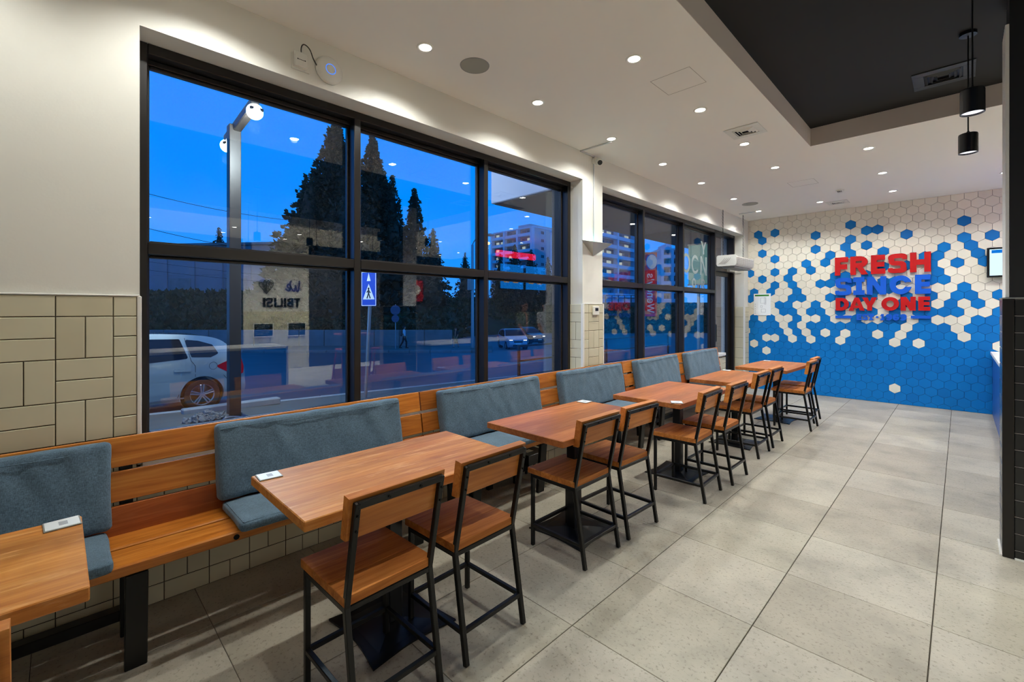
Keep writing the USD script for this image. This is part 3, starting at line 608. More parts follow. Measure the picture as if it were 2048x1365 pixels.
# ================================================================== fittings
# lettering on the hexagon wall
def ring(cx, cy, rx, ry, t, ty=None):
    ty = ty or t; o = affinity.scale(sg.Point(cx, cy).buffer(1, 24), rx, ry); i = affinity.scale(sg.Point(cx, cy).buffer(1, 24), rx - t, ry - ty); return o.difference(i)
B = sg.box
def letter(ch, w, h, t, u):
    """heavy capitals: t stem width, u bar height"""
    if ch == 'F': return unary_union([B(0, 0, t, h), B(0, h - u, w, h), B(0, h * .5 - u * .62, w * .93, h * .5 + u * .38)])
    if ch == 'E': return unary_union([B(0, 0, t, h), B(0, h - u, w * .98, h), B(0, h / 2 - u * .46, w * .93, h / 2 + u * .46), B(0, 0, w, u)])
    if ch == 'H': return unary_union([B(0, 0, t, h), B(w - t, 0, w, h), B(0, h / 2 - u / 2, w, h / 2 + u / 2)])
    if ch == 'T': return unary_union([B(w / 2 - t / 2, 0, w / 2 + t / 2, h), B(0, h - u, w, h), B(0, h - u * 1.7, u * .6, h), B(w - u * .6, h - u * 1.7, w, h), B(w / 2 - t, 0, w / 2 + t, u * .8)])
    if ch == 'I': return unary_union([B(w / 2 - t / 2, 0, w / 2 + t / 2, h), B(0, 0, w, u), B(0, h - u, w, h)])
    if ch == 'N': return unary_union([B(0, 0, t, h), B(w - t, 0, w, h), sg.Polygon([(0, h), (t * 1.08, h), (w, 0), (w - t * 1.08, 0)])])
    if ch == 'A': return sg.Polygon([(0, 0), (w * .37, h), (w * .63, h), (w, 0), (w - t * 1.05, 0), (w * .5 + w * .17, h * .2), (w * .5 - w * .17, h * .2), (t * 1.05, 0)]).difference(sg.Polygon([(w * .39, h * .38), (w * .61, h * .38), (w * .5, h * .70)]))
    if ch == 'Y': return unary_union([B(w / 2 - t / 2, 0, w / 2 + t / 2, h * .45), sg.Polygon([(0, h), (t * 1.12, h), (w / 2, h * .62), (w - t * 1.12, h), (w, h), (w / 2 + t / 2, h * .36), (w / 2 - t / 2, h * .36)])])
    if ch == 'O': return ring(w / 2, h / 2, w / 2, h / 2, t, u)
    if ch == 'C': return ring(w / 2, h / 2, w / 2, h / 2, t, u).difference(sg.Polygon([(w * .5, h * .52), (w * .78, h * .64), (w * 1.3, h * .64), (w * 1.3, h * .38), (w * .78, h * .38)]))
    if ch == 'D': return unary_union([B(0, 0, t, h), ring(w * .42, h / 2, w * .58, h / 2, t, u).intersection(B(w * .42, 0, w, h)), B(0, h - u, w * .43, h), B(0, 0, w * .43, u)])
    if ch == 'R':
        hb = h * .62; cx = w * .5
        bowl = unary_union([ring(cx, h - hb / 2, w - cx - .02 * w, hb / 2, t * .95, u * .92).intersection(B(cx, 0, w, h)), B(0, h - u * .92, cx + .001, h), B(0, h - hb, cx + .001, h - hb + u * .92)])
        return unary_union([B(0, 0, t, h), bowl, sg.Polygon([(w * .36, h * .42), (w * .36 + t, h * .42), (w, 0), (w - t * 1.12, 0)])])
    if ch == 'S':
        k = u * .43
        pts = [(w - k * .55, h * .70), (w * .84, h - k * 1.25), (w * .5, h - k), (w * .16, h - k * 1.5), (k * 1.15, h * .70), (w * .22, h * .555), (w * .5, h * .505), (w * .80, h * .44), (w - k * 1.15, h * .29), (w * .83, k * 1.4), (w * .5, k), (w * .17, k * 1.2), (k * .55, h * .27)]
        return sg.LineString(spline(pts, 8)).buffer(k, cap_style=2, join_style=1).intersection(B(0, 0, w, h))
    if ch == '1': return unary_union([B(w / 2 - t / 2, 0, w / 2 + t / 2, h), B(0, 0, w, u), sg.Polygon([(w / 2 - t / 2, h), (w * .02, h * .80), (w * .02, h * .62), (w / 2, h * .74)])])
    if ch in '69':
        r = ring(w / 2, h * .68, w / 2, h * .32, t, u)
        tail = sg.LineString(spline([(w - t / 2, h * .68), (w * .9 - t * .3, h * .32), (w * .55, u * .55), (w * .12, u * .9)], 8)).buffer(t / 2, cap_style=2)
        g = unary_union([r, tail]).intersection(B(0, 0, w, h))
        return g if ch == '9' else affinity.rotate(g, 180, origin=(w / 2, h / 2))
ROWS = [('FRESH', 'red', [-1.517, -1.305, -1.034, -.819, -.557], [-1.336, -1.071, -.853, -.593, -.318], 2.080, 2.386, .075, .082),
        ('SINCE', 'blue', [-1.513, -1.264, -1.086, -.801, -.499], [-1.289, -1.116, -.841, -.534, -.318], 1.742, 2.038, .074, .078),
        ('DAYONE', 'red', [-1.506, -1.326, -1.148, -.902, -.668, -.461], [-1.326, -1.116, -.954, -.686, -.49, -.324], 1.484, 1.700, .062, .056)]
sgn = thing('wall_lettering', (-.92, YF, 1.33), label='raised red and blue letters FRESH SINCE DAY ONE on the hexagon wall', category='sign')
def put(name, g, x, z, mt, d=.028):
    m = ext(g, d); obj(name, frame_to(m, (x + .92, -.003 - d - .012 + d, z - 1.33), (1, 0, 0), (0, 0, 1), (0, -1, 0)), M[mt], sgn, smooth=25)
for txt, mt, xa, xb, z0, z1, t_, u_ in ROWS:
    for ch, a, b in zip(txt, xa, xb): put('letter', letter(ch, b - a, z1 - z0, t_, u_), a, z0, mt)
xs = np.linspace(-1.223, -.997, 4)
for k, ch in enumerate('EST'): put('letter', letter(ch, .068, .102, .027, .029), -1.223 + k * .078, 1.327, 'blue', .014)
put('dot', sg.Point(0, 0).buffer(.016), -.957, 1.379, 'blue', .014)
for k, ch in enumerate('1969'): put('digit', letter(ch, .054 if ch == '1' else .078, .102, .028, .028), -.915 + (0, .066, .151, .240)[k], 1.327, 'blue', .014)
put('rule', B(0, 0, .222, .046), -1.511, 1.354, 'blue', .016); put('rule', B(0, 0, .228, .046), -.548, 1.360, 'blue', .016)

nt = thing('notice', (-2.65, YF - .004, 1.6), label='white evacuation plan with a green header on the hexagon wall', category='notice')
obj('sheet', bev(-.145, .145, -.004, 0, -.205, .205, .001), M['ply'], nt)
obj('header', box(-.125, .115, -.0055, -.004, .155, .185), P('notice_green', lin(60, 130, 50), .5), nt)
pln = [(-.03, .02, .055, .12), (.035, .0, .062, .13), (-.02, -.15, .055, -.09), (-.025, -.06, .0, -.02)]
obj('plan', cat(*[box(a, c, -.0055, -.004, b, b + .004) for a, b, c, d_ in pln], *[box(a, c, -.0055, -.004, d_, d_ + .004) for a, b, c, d_ in pln], *[box(a, a + .004, -.0055, -.004, b, d_) for a, b, c, d_ in pln], *[box(c, c + .004, -.0055, -.004, b, d_) for a, b, c, d_ in pln],
    *[box(-.125, -.115, -.0055, -.004, z, z + .012) for z in (-.17, -.13, -.09, -.04, 0)]), greyp, nt)

# screen on the far wall, counter end
tv = thing('screen', (.68, YF - .09, 2.17), label='wall screen with a bright white page and blue header, half behind the black column', category='screen')
obj('housing', bev(-.415, .415, 0, .06, -.215, .205, .006), M['blackpl'], tv)
obj('panel', box(-.39, .39, -.002, 0, -.19, .18), M['screen'], tv); obj('header', box(-.37, .37, -.003, -.002, .125, .17), M['screenb'], tv)
obj('bracket', box(-.1, .1, .06, .087, -.1, .1), M['blackpl'], tv)
ct = thing('counter', (.62, 7.0, 0), label='service counter with a white top and blue front behind the black column', category='counter')
obj('front_panel', bev(-.30, .36, -2.3, YF - 7.0 - .02, 0, .86, .004), M['navy'], ct)
obj('worktop', bev(-.32, .40, -2.32, YF - 7.0 - .015, .861, .90, .004), M['counter'], ct)

# pendants in the coffer
pd0 = None
for (x, y, lb) in ((.046, 3.56, 'black cylinder pendant lamp, nearer of the two hanging in the coffer'), (.037, 4.437, 'black cylinder pendant lamp, farther of the two hanging in the coffer')):
    if pd0 is None:
        t = pd0 = thing('pendant_lamp', (x, y, 2.57), label=lb, category='pendant lamp', group='pendant lamps in the black coffer')
        obj('shade', lathe([(.0, .136), (.040, .134), (.048, .130), (.050, .122), (.050, .0), (.0465, .0), (.0465, .11), (0, .112)], 36), M['blackpl'], t, smooth=30)
        obj('lens', lathe([(0, .014), (.0465, .014), (.0465, .010), (0, .010)], 30), M['pend'], t)
        obj('rod', cyl((0, 0, .134), (0, 0, KZ - 2.57 - .02), .004, 8), M['blackpl'], t)
        obj('cap', lathe([(0, .152), (.006, .15), (.012, .136), (.014, .134)], 14), M['blackpl'], t)
        obj('canopy', lathe([(0, KZ - 2.57), (.045, KZ - 2.57), (.045, KZ - 2.57 - .022), (0, KZ - 2.57 - .024)], 24), M['blackpl'], t)
    else: dup(pd0, (x, y, 2.57), 0, lb)

# vents, speakers, detector, camera, conduit
def vent(x, y, z, s, mt, mt2, label):
    t = thing('ceiling_vent', (x, y, z), label=label, category='vent')
    obj('frame', cat(*[bev(*q, -.008, 0, .002) for q in ((-s, s, -s, -s * .62), (-s, s, s * .62, s), (-s, -s * .62, -s * .62, s * .62), (s * .62, s, -s * .62, s * .62))]), mt, t)
    obj('throat', box(-s * .62, s * .62, -s * .62, s * .62, -.0012, -.0002), M['blackpl'], t)
    for k, r in enumerate((.56, .40, .24)):
        a = s * r; bl = [bar((-a, -a, -.006), (a, -a, -.006), .022 * s / .155, .003, (0, .6, .8)), bar((-a, a, -.006), (a, a, -.006), .022 * s / .155, .003, (0, -.6, .8)), bar((-a, -a, -.006), (-a, a, -.006), .022 * s / .155, .003, (.6, 0, .8)), bar((a, -a, -.006), (a, a, -.006), .022 * s / .155, .003, (-.6, 0, .8))]
        obj('louvre', cat(*bl), mt2, t)
vent(-1.462, 4.687, CZ, .152, M['plastic'], M['plastic'], 'white square louvred vent in the ceiling between two ceiling spots')
vent(-1.385, 8.83, CZ, .138, M['plastic'], M['plastic'], 'white square vent in the ceiling close to the hexagon wall')
vent(-.10, 5.11, KZ, .185, P('vent_dark', lin(52, 54, 54), .45), P('vent_dark_b', lin(44, 46, 46), .45), 'dark grey square vent in the black coffer behind the pendant lamps')
for (x, y, r, lb) in ((-2.42, 2.085, .102, 'round grey speaker grille in the ceiling above the first window'), (-2.41, 7.95, .115, 'round grey speaker grille in the ceiling near the door')):
    t = thing('ceiling_speaker', (x, y, CZ), label=lb, category='speaker')
    obj('rim', lathe([(r - .006, 0), (r - .006, -.004), (r, -.005), (r + .002, 0)], 40), M['plasticg'], t); obj('grille', lathe([(0, -.004), (r - .006, -.0035), (r - .006, -.0002)], 40), P(f'grille_{int(x*-100)}', lin(160, 158, 146), .7, bump=.2, bscale=600), t)
t = thing('smoke_detector', (-1.219, 7.938, CZ), label='small white smoke detector on the ceiling', category='smoke detector')
obj('base', lathe([(0, 0), (.05, 0), (.05, -.012), (.045, -.016), (0, -.016)], 24), M['plastic'], t); obj('sensor', lathe([(0, -.016), (.033, -.016), (.03, -.036), (.02, -.042), (0, -.043)], 24), M['plastic'], t)
obj('slot', cat(*[bev(-.02 + k * .02 - .006, -.02 + k * .02 + .006, -.035, -.029, -.034, -.026, .001) for k in range(3)]), M['blackpl'], t)
t = thing('security_camera', (XW, 4.262, 3.15), label='white dome security camera high on the pillar between the windows', category='security camera')
obj('base', cyl((.0, 0, .01), (.035, 0, .01), .045, 24), M['plastic'], t); obj('eyeball', xf(trimesh.creation.icosphere(3, .042), (.06, 0, -.01)), M['plastic'], t, smooth=True)
dirv = np.array([.72, -.5, -.48]); dirv /= np.linalg.norm(dirv); c0 = np.array([.06, 0, -.01])
obj('lens', cat(cyl(c0 + dirv * .034, c0 + dirv * .046, .026, 24), cyl(c0 + dirv * .046, c0 + dirv * .05, .014, 18)), M['blackpl'], t)
t = thing('cable_conduit', (XW, 4.0, CZ), label='thin white cable conduit from a ceiling spot down the pillar', category='conduit')
obj('ceiling_run', bev(.0, .385, -.008, .008, -.014, -.0005, .002), M['trunk'], t); obj('corner_run', bev(.001, .016, -.008, .255, -.016, -.001, .002), M['trunk'], t); obj('wall_run', bev(.001, .014, .236, .250, -.95, -.016, .002), M['trunk'], t)
t = thing('insect_light', (XW, 4.225, 2.10), label='folded stainless steel wall light glowing turquoise on the pillar', category='wall light')
a, b, c_, e_ = np.array([.001, -.204, .150]), np.array([.045, .349, .162]), np.array([.001, .013, -.008]), np.array([.14, -.192, .120])
def plate(*p, th=.003):
    p = np.array(p); n = np.cross(p[1] - p[0], p[2] - p[0]); n /= np.linalg.norm(n); return trimesh.convex.convex_hull(np.vstack([p, p - n * th]))
obj('face', plate(a, c_, e_), M['ss'], t); obj('face', plate(c_, b, e_), M['ss'], t)
obj('tube', cyl((.04, -.07, .105), (.04, .06, .108), .010, 12), M['uv'], t); obj('clip', cat(bev(.0, .05, -.08, -.07, .095, .118, .002), bev(.0, .05, .06, .07, .095, .118, .002)), M['ss'], t)
UVL = UsdLux.SphereLight.Define(stage, '/World/insect_light_glow'); UVL.CreateRadiusAttr(.012); UVL.CreateIntensityAttr(120.0); UVL.CreateColorAttr(Gf.Vec3f(.35, 1, .95)); UVL.AddTranslateOp().Set(Gf.Vec3d(XW + .045, 4.20, 2.222))
t = thing('thermostat', (XT, 4.255, 1.485), label='small white thermostat on the tiled pillar', category='thermostat')
obj('body', bev(0, .024, -.055, .055, -.05, .05, .006), M['plastic'], t); obj('display', box(.024, .0255, -.03, .03, -.005, .03), M['blackpl'], t)
t = thing('wifi_access_point', (XW, 1.250, 3.045), label='round white wifi access point with a blue light ring above the window', category='access point')
obj('body', xf(lathe([(0, .032), (.05, .030), (.078, .020), (.0885, .008), (.088, 0), (0, 0)], 44), ry=PI / 2), M['plastic'], t, smooth=True)
obj('light_ring', xf(lathe([(.028, .0305), (.032, .0325), (.034, .0305), (.030, .029)], 40), ry=PI / 2), M['ring'], t)
t = thing('power_adapter', (XW, 1.065, 3.035), label='white power adapter plugged in above the window, with a grey cable', category='adapter')
obj('body', bev(0, .035, -.042, .042, -.045, .045, .006), M['plastic'], t); obj('plate', bev(0, .006, -.05, .06, -.06, .04, .002), M['plastic'], t)
obj('cable', tubep(spline([(.02, .005, .044), (.022, .005, .085), (.02, .022, .105), (.018, .055, .09), (.015, .075, .05), (.012, .095, .02), (.01, .118, -.02)], 10), .0035, 8), M['cord'], t, smooth=True)
obj('marking', cat(box(.035, .0356, -.02, .02, -.006, -.003), cyl((.035, -.022, -.004), (.0356, -.022, -.004), .004, 8), cyl((.035, .022, -.004), (.0356, .022, -.004), .004, 8)), M['cord'], t)

# air curtain over the door
t = thing('air_curtain', (-2.78, 8.45, 2.24), label='white ribbed air curtain hanging on chains over the glass door', category='air curtain')
obj('body', bev(-.15, .15, -.47, .45, .0, .17, .03), M['plastic'], t)
obj('end_cap', frame_to(ext(sg.box(-.155, -.005, .155, .178).buffer(-.03).buffer(.03), .03), (0, -.47, 0), (1, 0, 0), (0, 0, 1), (0, -1, 0)), M['plastic'], t)
obj('vent_line', cat(*[tubep(spline([(-.12 + k * .03, -.502, .03), (-.06 + k * .03, -.503, .075), (-.02 + k * .03, -.502, .13)], 5), .003, 5) for k in range(4)]), M['plasticg'], t)
for k in range(9): obj('rib', bev(.148, .158, -.42, .42, .015 + k * .017, .023 + k * .017, .002), M['plastic'], t)
obj('nozzle', bev(-.1, .1, -.4, .4, -.035, .002, .006), M['plasticg'], t)
def chain(p, q, r=.009):
    p, q = np.array(p, float), np.array(q, float); L_ = np.linalg.norm(q - p); n = int(L_ / .026); out = []
    for k in range(n):
        u = np.linspace(0, 2 * PI, 13); a = r * np.cos(u); b = .018 * np.sin(u); c = p + (q - p) * (k + .5) / n
        pts = np.c_[a if k % 2 else 0 * a, 0 * a if k % 2 else a, b] + c; out.append(tubep(pts, .0026, 5))
    return cat(*out)
obj('chain', chain((-.10, -.36, CZ - 2.24), (-.10, -.36, .17)), M['cord'], t); obj('chain', chain((.0, .34, CZ - 2.24), (.0, .34, .17)), M['cord'], t)
obj('hook', cat(bev(-.115, -.085, -.375, -.345, .165, .185, .003), bev(-.015, .015, .325, .355, .165, .185, .003)), M['ss'], t)
t = thing('cable_conduit', (-2.78, 8.62, CZ), label='thin white conduit on the ceiling from the last spot to the air curtain', category='conduit')
obj('ceiling_run', bev(.0, .28, -.006, .006, -.012, -.0005, .002), M['trunk'], t); obj('end_clip', bev(-.012, .004, -.01, .01, -.014, -.0005, .002), M['trunk'], t)

# ================================================================== far side of the room, seen in the window glass
bd = thing('heart_sign', (XR - .02, 3.95, 2.0), label='grey string heart on the white wall opposite the windows', category='sign')
hu = np.linspace(0, 2 * PI, 28, endpoint=False); hx = 16 * np.sin(hu) ** 3 / 32 * .34; hy = (13 * np.cos(hu) - 5 * np.cos(2 * hu) - 2 * np.cos(3 * hu) - np.cos(4 * hu)) / 29 * .36
hp = np.c_[np.zeros(28), -(hx), hy] + np.array([0, -.29, .10])
obj('outline', tubep(np.vstack([hp, hp[:1]]), .008, 6), M['cord'], bd)
obj('strings', cat(*[bar(hp[i], hp[(i * 7 + 5 + k * 9) % 28], .006) for i in range(28) for k in (0, 1) if np.linalg.norm(hp[i] - hp[(i * 7 + 5 + k * 9) % 28]) > .02]), M['cord'], bd)
rl = thing('wall_lettering', (XR - .001, 3.95, 1.57), label='black letters TBILISI with a blue script We on the opposite wall', category='sign')
wd = {'T': .15, 'B': .15, 'I': .06, 'L': .13, 'S': .15}
yy = .52
for ch in 'TBILISI':
    w = wd[ch]
    if ch == 'B': g = unary_union([B(0, 0, .045, .23), ring(.06, .17, .08, .06, .042, .04).intersection(B(.05, 0, 1, 1)), ring(.06, .062, .09, .062, .042, .04).intersection(B(.05, 0, 1, 1)), B(0, 0, .07, .04), B(0, .09, .07, .13), B(0, .19, .07, .23)])
    elif ch == 'L': g = unary_union([B(0, 0, .045, .23), B(0, 0, .13, .045)])
    elif ch == 'I': g = B(0, 0, .05, .23)
    elif ch == 'T': g = unary_union([B(.05, 0, .1, .23), B(0, .185, .15, .23)])
    else: g = letter('S', .15, .23, .045, .045)
    obj('letter', frame_to(ext(g, .02), (0, yy, 0), (0, -1, 0), (0, 0, 1), (-1, 0, 0)), M['blackpl'], rl); yy -= w + .022
for pts in ([(0, .26), (.02, .05), (.05, .0), (.10, .16), (.12, .02), (.16, .03), (.20, .27)], [(.21, .10), (.29, .13), (.27, .19), (.22, .13), (.24, .03), (.33, .06)]):
    obj('letter', frame_to(ext(sg.LineString(spline(pts, 8)).buffer(.017), .02), (0, .50, .40), (0, -1, 0), (0, 0, 1), (-1, 0, 0)), P(f'script_blue_{len(pts)}', lin(40, 50, 120), .5), rl)
bc = thing('bar_counter', (3.6, 2.15, 0), label='blue-fronted low counter with white top and end in the middle of the room', category='counter')
obj('front_panel', bev(-.68, .2, -1.6, .99, 0, .755, .004), M['navy'], bc); obj('worktop', bev(-.705, .25, -1.62, 1.03, .756, .80, .004), M['counter'], bc); obj('end_panel', bev(-.705, .25, .991, 1.03, 0, .755, .004), M['counter'], bc)
for k, (y, z) in enumerate(((3.59, 1.0), (4.38, 1.0))):
    cb = thing('chalkboard', (XR - .05, y, z), label=f'framed chalkboard under the lettering on the opposite wall, {"left" if k == 0 else "right"} of two in the glass', category='chalkboard', group='chalkboards on the opposite wall')
    obj('frame', cat(bev(0, .03, -.23, .23, -.17, -.15, .003), bev(0, .03, -.23, .23, .15, .17, .003), bev(0, .03, -.23, -.21, -.15, .15, .003), bev(0, .03, .21, .23, -.15, .15, .003)), M['counter'], cb)
    obj('board', box(.012, .03, -.21, .21, -.15, .15), M['blackpl'], cb); obj('chalk', cat(*[box(.010, .012, -.17, .1 + .05 * (q % 3), -.1 + q * .05, -.09 + q * .05) for q in range(5)]), M['plasticg'], cb)
st0 = None
for k, (x, y) in enumerate(((2.15, 4.0), (2.35, 5.1), (1.9, 4.6))):
    lb = f'tall red metal bar stool at the high table, {["first", "second", "third"][k]} of three'
    if st0 is None:
        t = st0 = thing('bar_stool', (x, y, 0), label=lb, category='stool', group='red bar stools'); rdm = P('stool_red', lin(190, 30, 40), .35, .2)
        obj('seat', bev(-.17, .17, -.17, .17, .72, .745, .01), rdm, t)
        for sx in (-1, 1):
            for sy in (-1, 1): obj('leg', bar((sx * .21, sy * .21, 0), (sx * .14, sy * .14, .72), .025), rdm, t)
        for (p, q) in (((-1, -1), (1, -1)), ((1, -1), (1, 1)), ((1, 1), (-1, 1)), ((-1, 1), (-1, -1))): obj('foot_bar', bar((p[0] * .187, p[1] * .187, .25), (q[0] * .187, q[1] * .187, .25), .02), rdm, t)
    else: dup(st0, (x, y, 0), 20 * k, lb)
ht = thing('high_table', (2.55, 4.35, 0), label='tall table with a pale red top beside the red bar stools', category='table')
obj('tabletop', bev(-.3, .3, -.3, .3, .98, 1.02, .005), P('table_red', lin(176, 84, 70), .35), ht); obj('column', bev(-.04, .04, -.04, .04, .015, .98, .004), M['navy'], ht); obj('base', bev(-.2, .2, -.2, .2, 0, .015, .004), M['navy'], ht)
for k, y in enumerate((7.55, 8.45)):
    mb = thing('menu_screen', (1.5, y + .4, 2.32), label=f'blue menu screen hanging over the service counter, {"nearer" if k == 0 else "farther"} of two', category='screen', group='menu screens over the counter')
    obj('housing', bev(.0, .05, -.42, .42, -.32, .32, .004), M['blackpl'], mb); obj('panel', box(-.003, 0, -.4, .4, -.3, .3), E(f'menu_blue_{k}', lin(20, 130, 235), 3.0), mb)
    obj('dish', cat(*[box(-.004, -.003, a - .09, a + .09, -.15, -.06) for a in (-.2, .12)]), E(f'menu_dish_{k}', lin(230, 180, 110), 2.0), mb); obj('hanger', cat(bar((.03, -.3, .32), (.03, -.3, CZ - 2.32), .02), bar((.03, .3, .32), (.03, .3, CZ - 2.32), .02)), M['blackpl'], mb)
po = thing('poster', (XR - .045, 8.0, 2.1), label='dark red poster with a pale dish on the opposite wall', category='poster')
obj('frame', bev(0, .03, -.28, .28, -.36, .36, .003), M['blackpl'], po); obj('print', box(-.002, 0, -.25, .25, -.33, .33), P('poster_red', lin(150, 16, 26), .4), po); obj('dish', xf(lathe([(0, .003), (.16, .002), (.16, 0)], 24), (-.002, 0, .03), ry=-PI / 2), M['counter'], po)
pn0 = None
for k, (x, y) in enumerate([(1.4, 2.2), (1.4, 3.0), (1.4, 3.8), (2.6, 2.4), (2.6, 3.6), (2.6, 4.8)]):
    dup(pd0, (x, y, 2.57), 0, f'black cylinder pendant lamp over the middle of the room, number {["one", "two", "three", "four", "five", "six"][k]} from the camera', group='pendant lamps over the middle of the room')

rs = thing('neon_sign', (1.5, 8.1, 2.86), label='glowing red sign above the blue menu screens', category='sign')
obj('backing', bev(.0, .03, -.72, .72, -.12, .12, .004), M['blackpl'], rs)
for a, b in ((-.66, -.06), (.02, .66)): obj('tube', frame_to(ext(sg.box(a, -.03, b, .03).buffer(.05), .02), (0, 0, 0), (0, -1, 0), (0, 0, 1), (-1, 0, 0)), E(f'neon_red_{int(a * 100 + 100)}', lin(255, 20, 50), 4.0), rs)
obj('hanger', cat(bar((.015, -.5, .12), (.015, -.5, CZ - 2.86), .02), bar((.015, .5, .12), (.015, .5, CZ - 2.86), .02)), M['blackpl'], rs)
# ================================================================== outside
def gz(D): return float(np.interp(D, [0, 6, 9.2, 20, 35, 64, 110, 300], [-.30, -.34, -.48, -.92, -1.5, -2.0, -2.3, -2.8]))
def dep(x, y): return float(np.array([x, y, 0]) @ Dv)
def gnd(px, py):
    """the point of the road that a pixel shows"""
    lo, hi = 3.0, 300.0
    for _ in range(50):
        m_ = (lo + hi) / 2
        if atd(px, py, m_)[2] > gz(m_): lo = m_
        else: hi = m_
    return atd(px, py, lo)
M['asphalt'] = P('asphalt', lin(70, 72, 78), .55, var=.16, scale=.6, bump=.25, bscale=14)
M['paving'] = P('pavement', lin(88, 94, 90), .8, var=.14, scale=1.2, bump=.3, bscale=20)
M['kerb'] = P('kerb_stone', lin(150, 156, 156), .7, var=.1, scale=4, bump=.15)
M['concrete'] = P('concrete', lin(120, 122, 122), .85, var=.15, scale=1.0, bump=.2, bscale=8)
M['hill'] = P('hill_grass', lin(34, 50, 26), .95, var=.35, scale=.7, bump=.8, bscale=3)
M['shrub'] = P('shrub_leaves', lin(40, 58, 32), .8, var=.45, scale=1.4)
M['fir'] = P('fir_needles', lin(34, 50, 38), .8, var=.3, scale=1.0)
M['bark'] = P('bark', lin(58, 46, 36), .9, var=.2, scale=3)
M['shed'] = P('shed_panel', lin(120, 126, 134), .6, var=.08, scale=.4)
M['facade'] = P('facade', lin(176, 176, 182), .8, var=.06, scale=.2)
M['facadeb'] = P('facade_brown', lin(128, 108, 104), .8)
M['facadew'] = P('facade_white', lin(196, 204, 220), .7)
M['win'] = P('far_window', lin(36, 44, 60), .15)
M['winlit'] = E('far_window_lit', lin(220, 235, 230), .55)
M['galv'] = P('galvanised', lin(150, 156, 160), .35, .7)
M['post'] = P('dark_post', lin(52, 46, 42), .45, .2)

def grid_mesh(xs, ys, fz):
    X, Y = np.meshgrid(xs, ys, indexing='ij'); Z = np.vectorize(fz)(X, Y); nx, ny = X.shape
    v = np.c_[X.ravel(), Y.ravel(), Z.ravel()]; i, j = np.meshgrid(np.arange(nx - 1), np.arange(ny - 1), indexing='ij'); a = (i * ny + j).ravel()
    return trimesh.Trimesh(v, np.vstack([np.c_[a, a + ny, a + ny + 1], np.c_[a, a + ny + 1, a + 1]]), process=False)
obj('road', grid_mesh(-np.r_[3.3, 5, 7, 9, 12, 15, 20, 26, 34, 44, 60, 90, 140, 200, 280], np.r_[-60, -40, -25, -15, -8, -4, 0, 4, 8, 12, 16, 20, 26, 34, 44, 60, 80, 110, 150, 200, 260], lambda x, y: gz(dep(x, y))), M['asphalt'], kind='structure')
KX = -9.75
obj('sidewalk', grid_mesh(np.array([XO, -4, -5, -6, -7, -8, -9, KX + .16]), np.arange(-14, 46, 2.), lambda x, y: gz(dep(x, y)) + .14), M['paving'], kind='structure')
kb = thing('kerb', kind='structure')
for k in range(26):
    y0 = -8 + k * 1.0; za, zb = gz(dep(KX, y0)), gz(dep(KX, y0 + 1)); z = (za + zb) / 2
    m = bev(KX, KX + .165, y0 + .004, y0 + .996, -.25, .15, .012); m.vertices[:, 2] += za + (zb - za) * (m.vertices[:, 1] - y0); obj('kerb_stone', m, M['kerb'], kb)
obj('trim_3', bev(XO - .16, XG - .035, W1[0] - .3, W1[1] + .2, .70, .745, .006), M['kerb'], kind='structure')
obj('wall_outside', cat(box(XO - .02, XO, -3, W1[0], -.8, 4.2), box(XO - .02, XO, W1[0], W1[1], -.8, .70), box(XO - .02, XO, W1[1], W2[0], -.8, 4.2), box(XO - .02, XO, W2[0], 8.235, -.8, .70), box(XO - .02, XO, W1[0], W1[1], HZ, 4.2), box(XO - .02, XO, W2[0], W2[1], HZ, 4.2), box(XO - .02, XO, W2[1], 12, -.8, 4.2)), M['facade'], kind='structure')
obj('trim_4', cat(*[box(XO - .021, XG - .031, a, b, SZ + .03, HZ) for a, b in ((W1[0], W1[0] + .01), (W1[1] - .01, W1[1]), (W2[0], W2[0] + .01))], *[box(XO - .021, XG - .031, a, b, HZ - .01, HZ) for a, b in (W1, (W2[0], W2[1] - .02))]), M['blackm'], kind='structure')
# canopy over the entrance
cn = thing('canopy', (-4.15, 7.2, 3.09), label='flat white canopy of the building over the second window and entrance', category='canopy')
obj('slab', bev(-.84, .84, -2.58, 4.6, .0, .52, .01), M['facadew'], cn)
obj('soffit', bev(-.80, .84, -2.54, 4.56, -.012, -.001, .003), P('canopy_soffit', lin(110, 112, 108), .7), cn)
for k, (x, y) in enumerate(((-.15, -1.5), (-.1, .3), (-.1, 2.0))): obj('soffit_lamp', lathe([(0, -.016), (.05, -.015), (.058, -.012), (.058, -.0125)], 24, (x, y, 0)), E(f'canopy_lamp_{k}', (1, .97, .9), 12.), cn)
for k, (x, y) in enumerate(((-4.3, 5.7), (-4.25, 7.5), (-4.25, 9.2))):
    L = UsdLux.DiskLight.Define(stage, f'/World/canopy_light_{k}'); L.CreateRadiusAttr(.05); L.CreateIntensityAttr(90.0); L.CreateColorAttr(Gf.Vec3f(1, .96, .88)); L.AddTranslateOp().Set(Gf.Vec3d(x, y, 3.06))
pr_ = thing('entrance_pier', (-3.9, 9.62, -.6), label='reddish brown tiled pier outside the glass door', category='pier')
pm = (P('pier_tile', lin(136, 92, 84), .5), P('pier_tile_b', lin(126, 86, 80), .5)); wt_ = P('pier_base_tile', lin(196, 196, 186), .5)
obj('core', box(.30, .575, .012, .3, 0, 3.69), M['grout'], pr_)
for r in range(13):
    for c in range(1):
        obj('tile', slabtile((.302, .012, r * .28 + .004), (1, 0, 0), (0, 0, 1), (0, -1, 0), .27, .272, .012), wt_ if r < 4 else pm[(r + c) % 2], pr_)
lb_ = thing('light_panel', (-3.65, 9.38, 1.42), label='pale turquoise lit panel outside beyond the third pane of the second window', category='sign')
